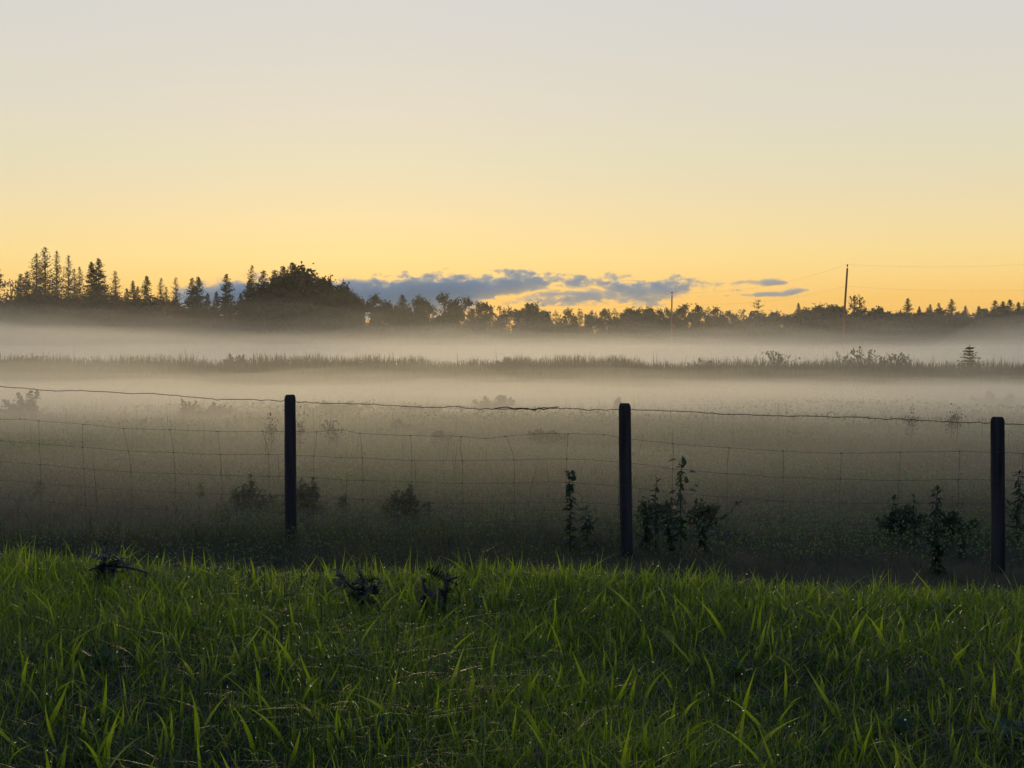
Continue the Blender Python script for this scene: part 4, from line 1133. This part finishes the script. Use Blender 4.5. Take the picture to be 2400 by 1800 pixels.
# beyond the bank
def rightplume(x, y): return (7.0 * (x - 62) / 30 if x > 62 else 0.0) + (2.0 * (-x - 25) / 40 if x < -25 else 0.0)
mist(88, 218, 7.5, 3.5, 0.0004, 29.0, taper=.2, scale=20, xh=200, xprof=rightplume)
mist(88, 218, 4.8, 2.8, 0.0009, 31.0, taper=.2, scale=16, xh=200, xprof=rightplume)
mist(90, 216, 3.2, 2.2, 0.0018, 33.0, taper=.2, scale=15, xh=200, xprof=rightplume)
mist(90, 216, 2.2, 1.5, 0.0030, 35.0, taper=.2, scale=14, xh=200, xprof=rightplume)
mist(90, 216, 1.4, 1.0, 0.007, 37.0, taper=.2, scale=12, xh=200, xprof=rightplume)
mist(92, 212, 0.8, .6, 0.018, 41.0, taper=.2, scale=12, xh=200)
mist(92, 208, 0.2, .45, 0.03, 43.0, taper=.2, scale=10, xh=200)

# distant bank of stratocumulus
CD = 4200.0
def cz(py): return EYE + (HY - py) / F * CD
def cxx(px): return (px - CX) / F * CD
def cloud(px0, px1, tops_, bots_, py0, py1, depth, dens, label, hole=0.0, slot=None, slotw=None):
    x0, x1, z0, z1 = cxx(px0), cxx(px1), cz(py1), cz(py0)
    me = MB()
    cs_ = [(x, y, z) for x in (0, x1 - x0) for y in (0, depth) for z in (0, z1 - z0)]
    me.v = cs_; me.f = [(0, 1, 3, 2), (4, 6, 7, 5), (0, 4, 5, 1), (2, 3, 7, 6), (0, 2, 6, 4), (1, 5, 7, 3)]
    m, n, l, o = newmat('cloud_vapour')
    W_, D_, H_ = x1 - x0, depth, z1 - z0
    tcn = n.new('ShaderNodeTexCoord'); sx = n.new('ShaderNodeSeparateXYZ'); l.new(tcn.outputs['Object'], sx.inputs[0])
    def math_(op, a, b_=None, c=None, clamp=False):
        q = n.new('ShaderNodeMath'); q.operation = op; q.use_clamp = clamp
        for k, v in enumerate((a, b_, c)):
            if v is None: continue
            if isinstance(v, (int, float)): q.inputs[k].default_value = v
            else: l.new(v, q.inputs[k])
        return q.outputs[0]
    u = math_('DIVIDE', sx.outputs['X'], W_); w = math_('DIVIDE', sx.outputs['Z'], H_); dd = math_('DIVIDE', sx.outputs['Y'], D_)
    def curve(pts):
        c = n.new('ShaderNodeFloatCurve'); cu = c.mapping.curves[0]
        P = [((p_ - px0) / (px1 - px0), (py1 - y_) / (py1 - py0)) for p_, y_ in pts]
        while len(cu.points) > 2: cu.points.remove(cu.points[-1])
        cu.points[0].location = P[0]; cu.points[1].location = P[-1]
        for q in P[1:-1]: cu.points.new(*q)
        for q in cu.points: q.handle_type = 'AUTO'
        c.mapping.update(); l.new(u, c.inputs['Value']); return c.outputs[0]
    tp_, bt_ = curve(tops_), curve(bots_)
    no = n.new('ShaderNodeTexNoise'); no.inputs['Scale'].default_value = 0.024; no.inputs['Detail'].default_value = 6; no.inputs['Roughness'].default_value = .75
    mp = n.new('ShaderNodeMapping'); mp.inputs['Scale'].default_value = (.7, .22, 1.5); l.new(tcn.outputs['Object'], mp.inputs[0]); l.new(mp.outputs[0], no.inputs['Vector'])
    nb = math_('SUBTRACT', no.outputs['Fac'], .5)
    # depth rounds off the top and the ends
    dc = math_('ABSOLUTE', math_('SUBTRACT', dd, .5)); rnd = math_('MULTIPLY', math_('POWER', math_('MULTIPLY', dc, 2), 2.5), .25)
    up = math_('SUBTRACT', math_('SUBTRACT', tp_, w), rnd)      # distance under the top edge
    dn = math_('SUBTRACT', w, math_('SUBTRACT', bt_, 0.0))
    ed = math_('MINIMUM', math_('MINIMUM', math_('MULTIPLY', up, 9.0), math_('MULTIPLY', dn, 9.0)), 2.6)
    val = math_('ADD', ed, math_('MULTIPLY', nb, 9.0))
    val = math_('SUBTRACT', val, hole)
    val = math_('MINIMUM', val, 1.2)
    if slot:
        sc_, sw_ = curve(slot), curve(slotw)
        ds = math_('ADD', math_('DIVIDE', math_('SUBTRACT', w, sc_), .075), math_('MULTIPLY', nb, 7.0))
        gs = math_('DIVIDE', 1.0, math_('ADD', 1.0, math_('MULTIPLY', ds, ds)))
        val = math_('SUBTRACT', val, math_('MULTIPLY', math_('MULTIPLY', gs, sw_), 1.35))
    gate = math_('MULTIPLY', math_('GREATER_THAN', math_('ADD', up, .10), 0), math_('GREATER_THAN', math_('ADD', dn, .06), 0))
    val = math_('MULTIPLY', math_('MULTIPLY', math_('MAXIMUM', val, 0), gate), dens)
    pv = n.new('ShaderNodeVolumePrincipled'); pv.inputs['Color'].default_value = (.84, .94, .98, 1); pv.inputs['Anisotropy'].default_value = .1
    l.new(val, pv.inputs['Density']); l.new(pv.outputs[0], o.inputs['Volume'])
    m.cycles.volume_step_rate = 0.4
    ms_ = me.mesh('cloud_bank', m, False)
    return put('cloud_bank', ms_, loc=(x0, CD, z0), kind='stuff', label=label, cat='cloud')
cloud(400, 1760, [(400, 676), (440, 664), (520, 652), (620, 647), (740, 643), (800, 652), (860, 647), (960, 642), (1050, 637), (1130, 640), (1200, 634), (1280, 636), (1310, 647), (1370, 640), (1440, 646), (1540, 655), (1600, 648), (1650, 656), (1700, 668), (1760, 676)],
      [(400, 705), (440, 740), (560, 752), (900, 752), (1050, 738), (1130, 722), (1200, 714), (1260, 710), (1320, 708), (1400, 710), (1480, 712), (1560, 710), (1600, 702), (1660, 690), (1700, 684), (1760, 680)],
      620, 755, 110, .045, 'long blue grey cloud bank low over the middle of the treeline',
      slot=[(400, 720), (1000, 724), (1130, 712), (1180, 700), (1240, 686), (1300, 677), (1380, 674), (1430, 688), (1500, 694), (1570, 690), (1760, 690)],
      slotw=[(400, 755), (1050, 755), (1110, 700), (1170, 650), (1300, 622), (1390, 630), (1440, 690), (1500, 700), (1560, 680), (1620, 690), (1760, 690)])
cloud(1720, 1860, [(1720, 660), (1760, 652), (1800, 650), (1860, 660)], [(1720, 664), (1780, 666), (1820, 668), (1860, 662)], 640, 676, 120, .02, 'small torn cloud wisp right of the long cloud bank', hole=.2)
cloud(1700, 1900, [(1700, 690), (1770, 685), (1830, 682), (1870, 675), (1900, 676)], [(1700, 693), (1770, 692), (1830, 694), (1870, 688), (1900, 680)], 664, 702, 100, .03, 'thin slanted cloud streak just above the tiered pine', hole=.0)
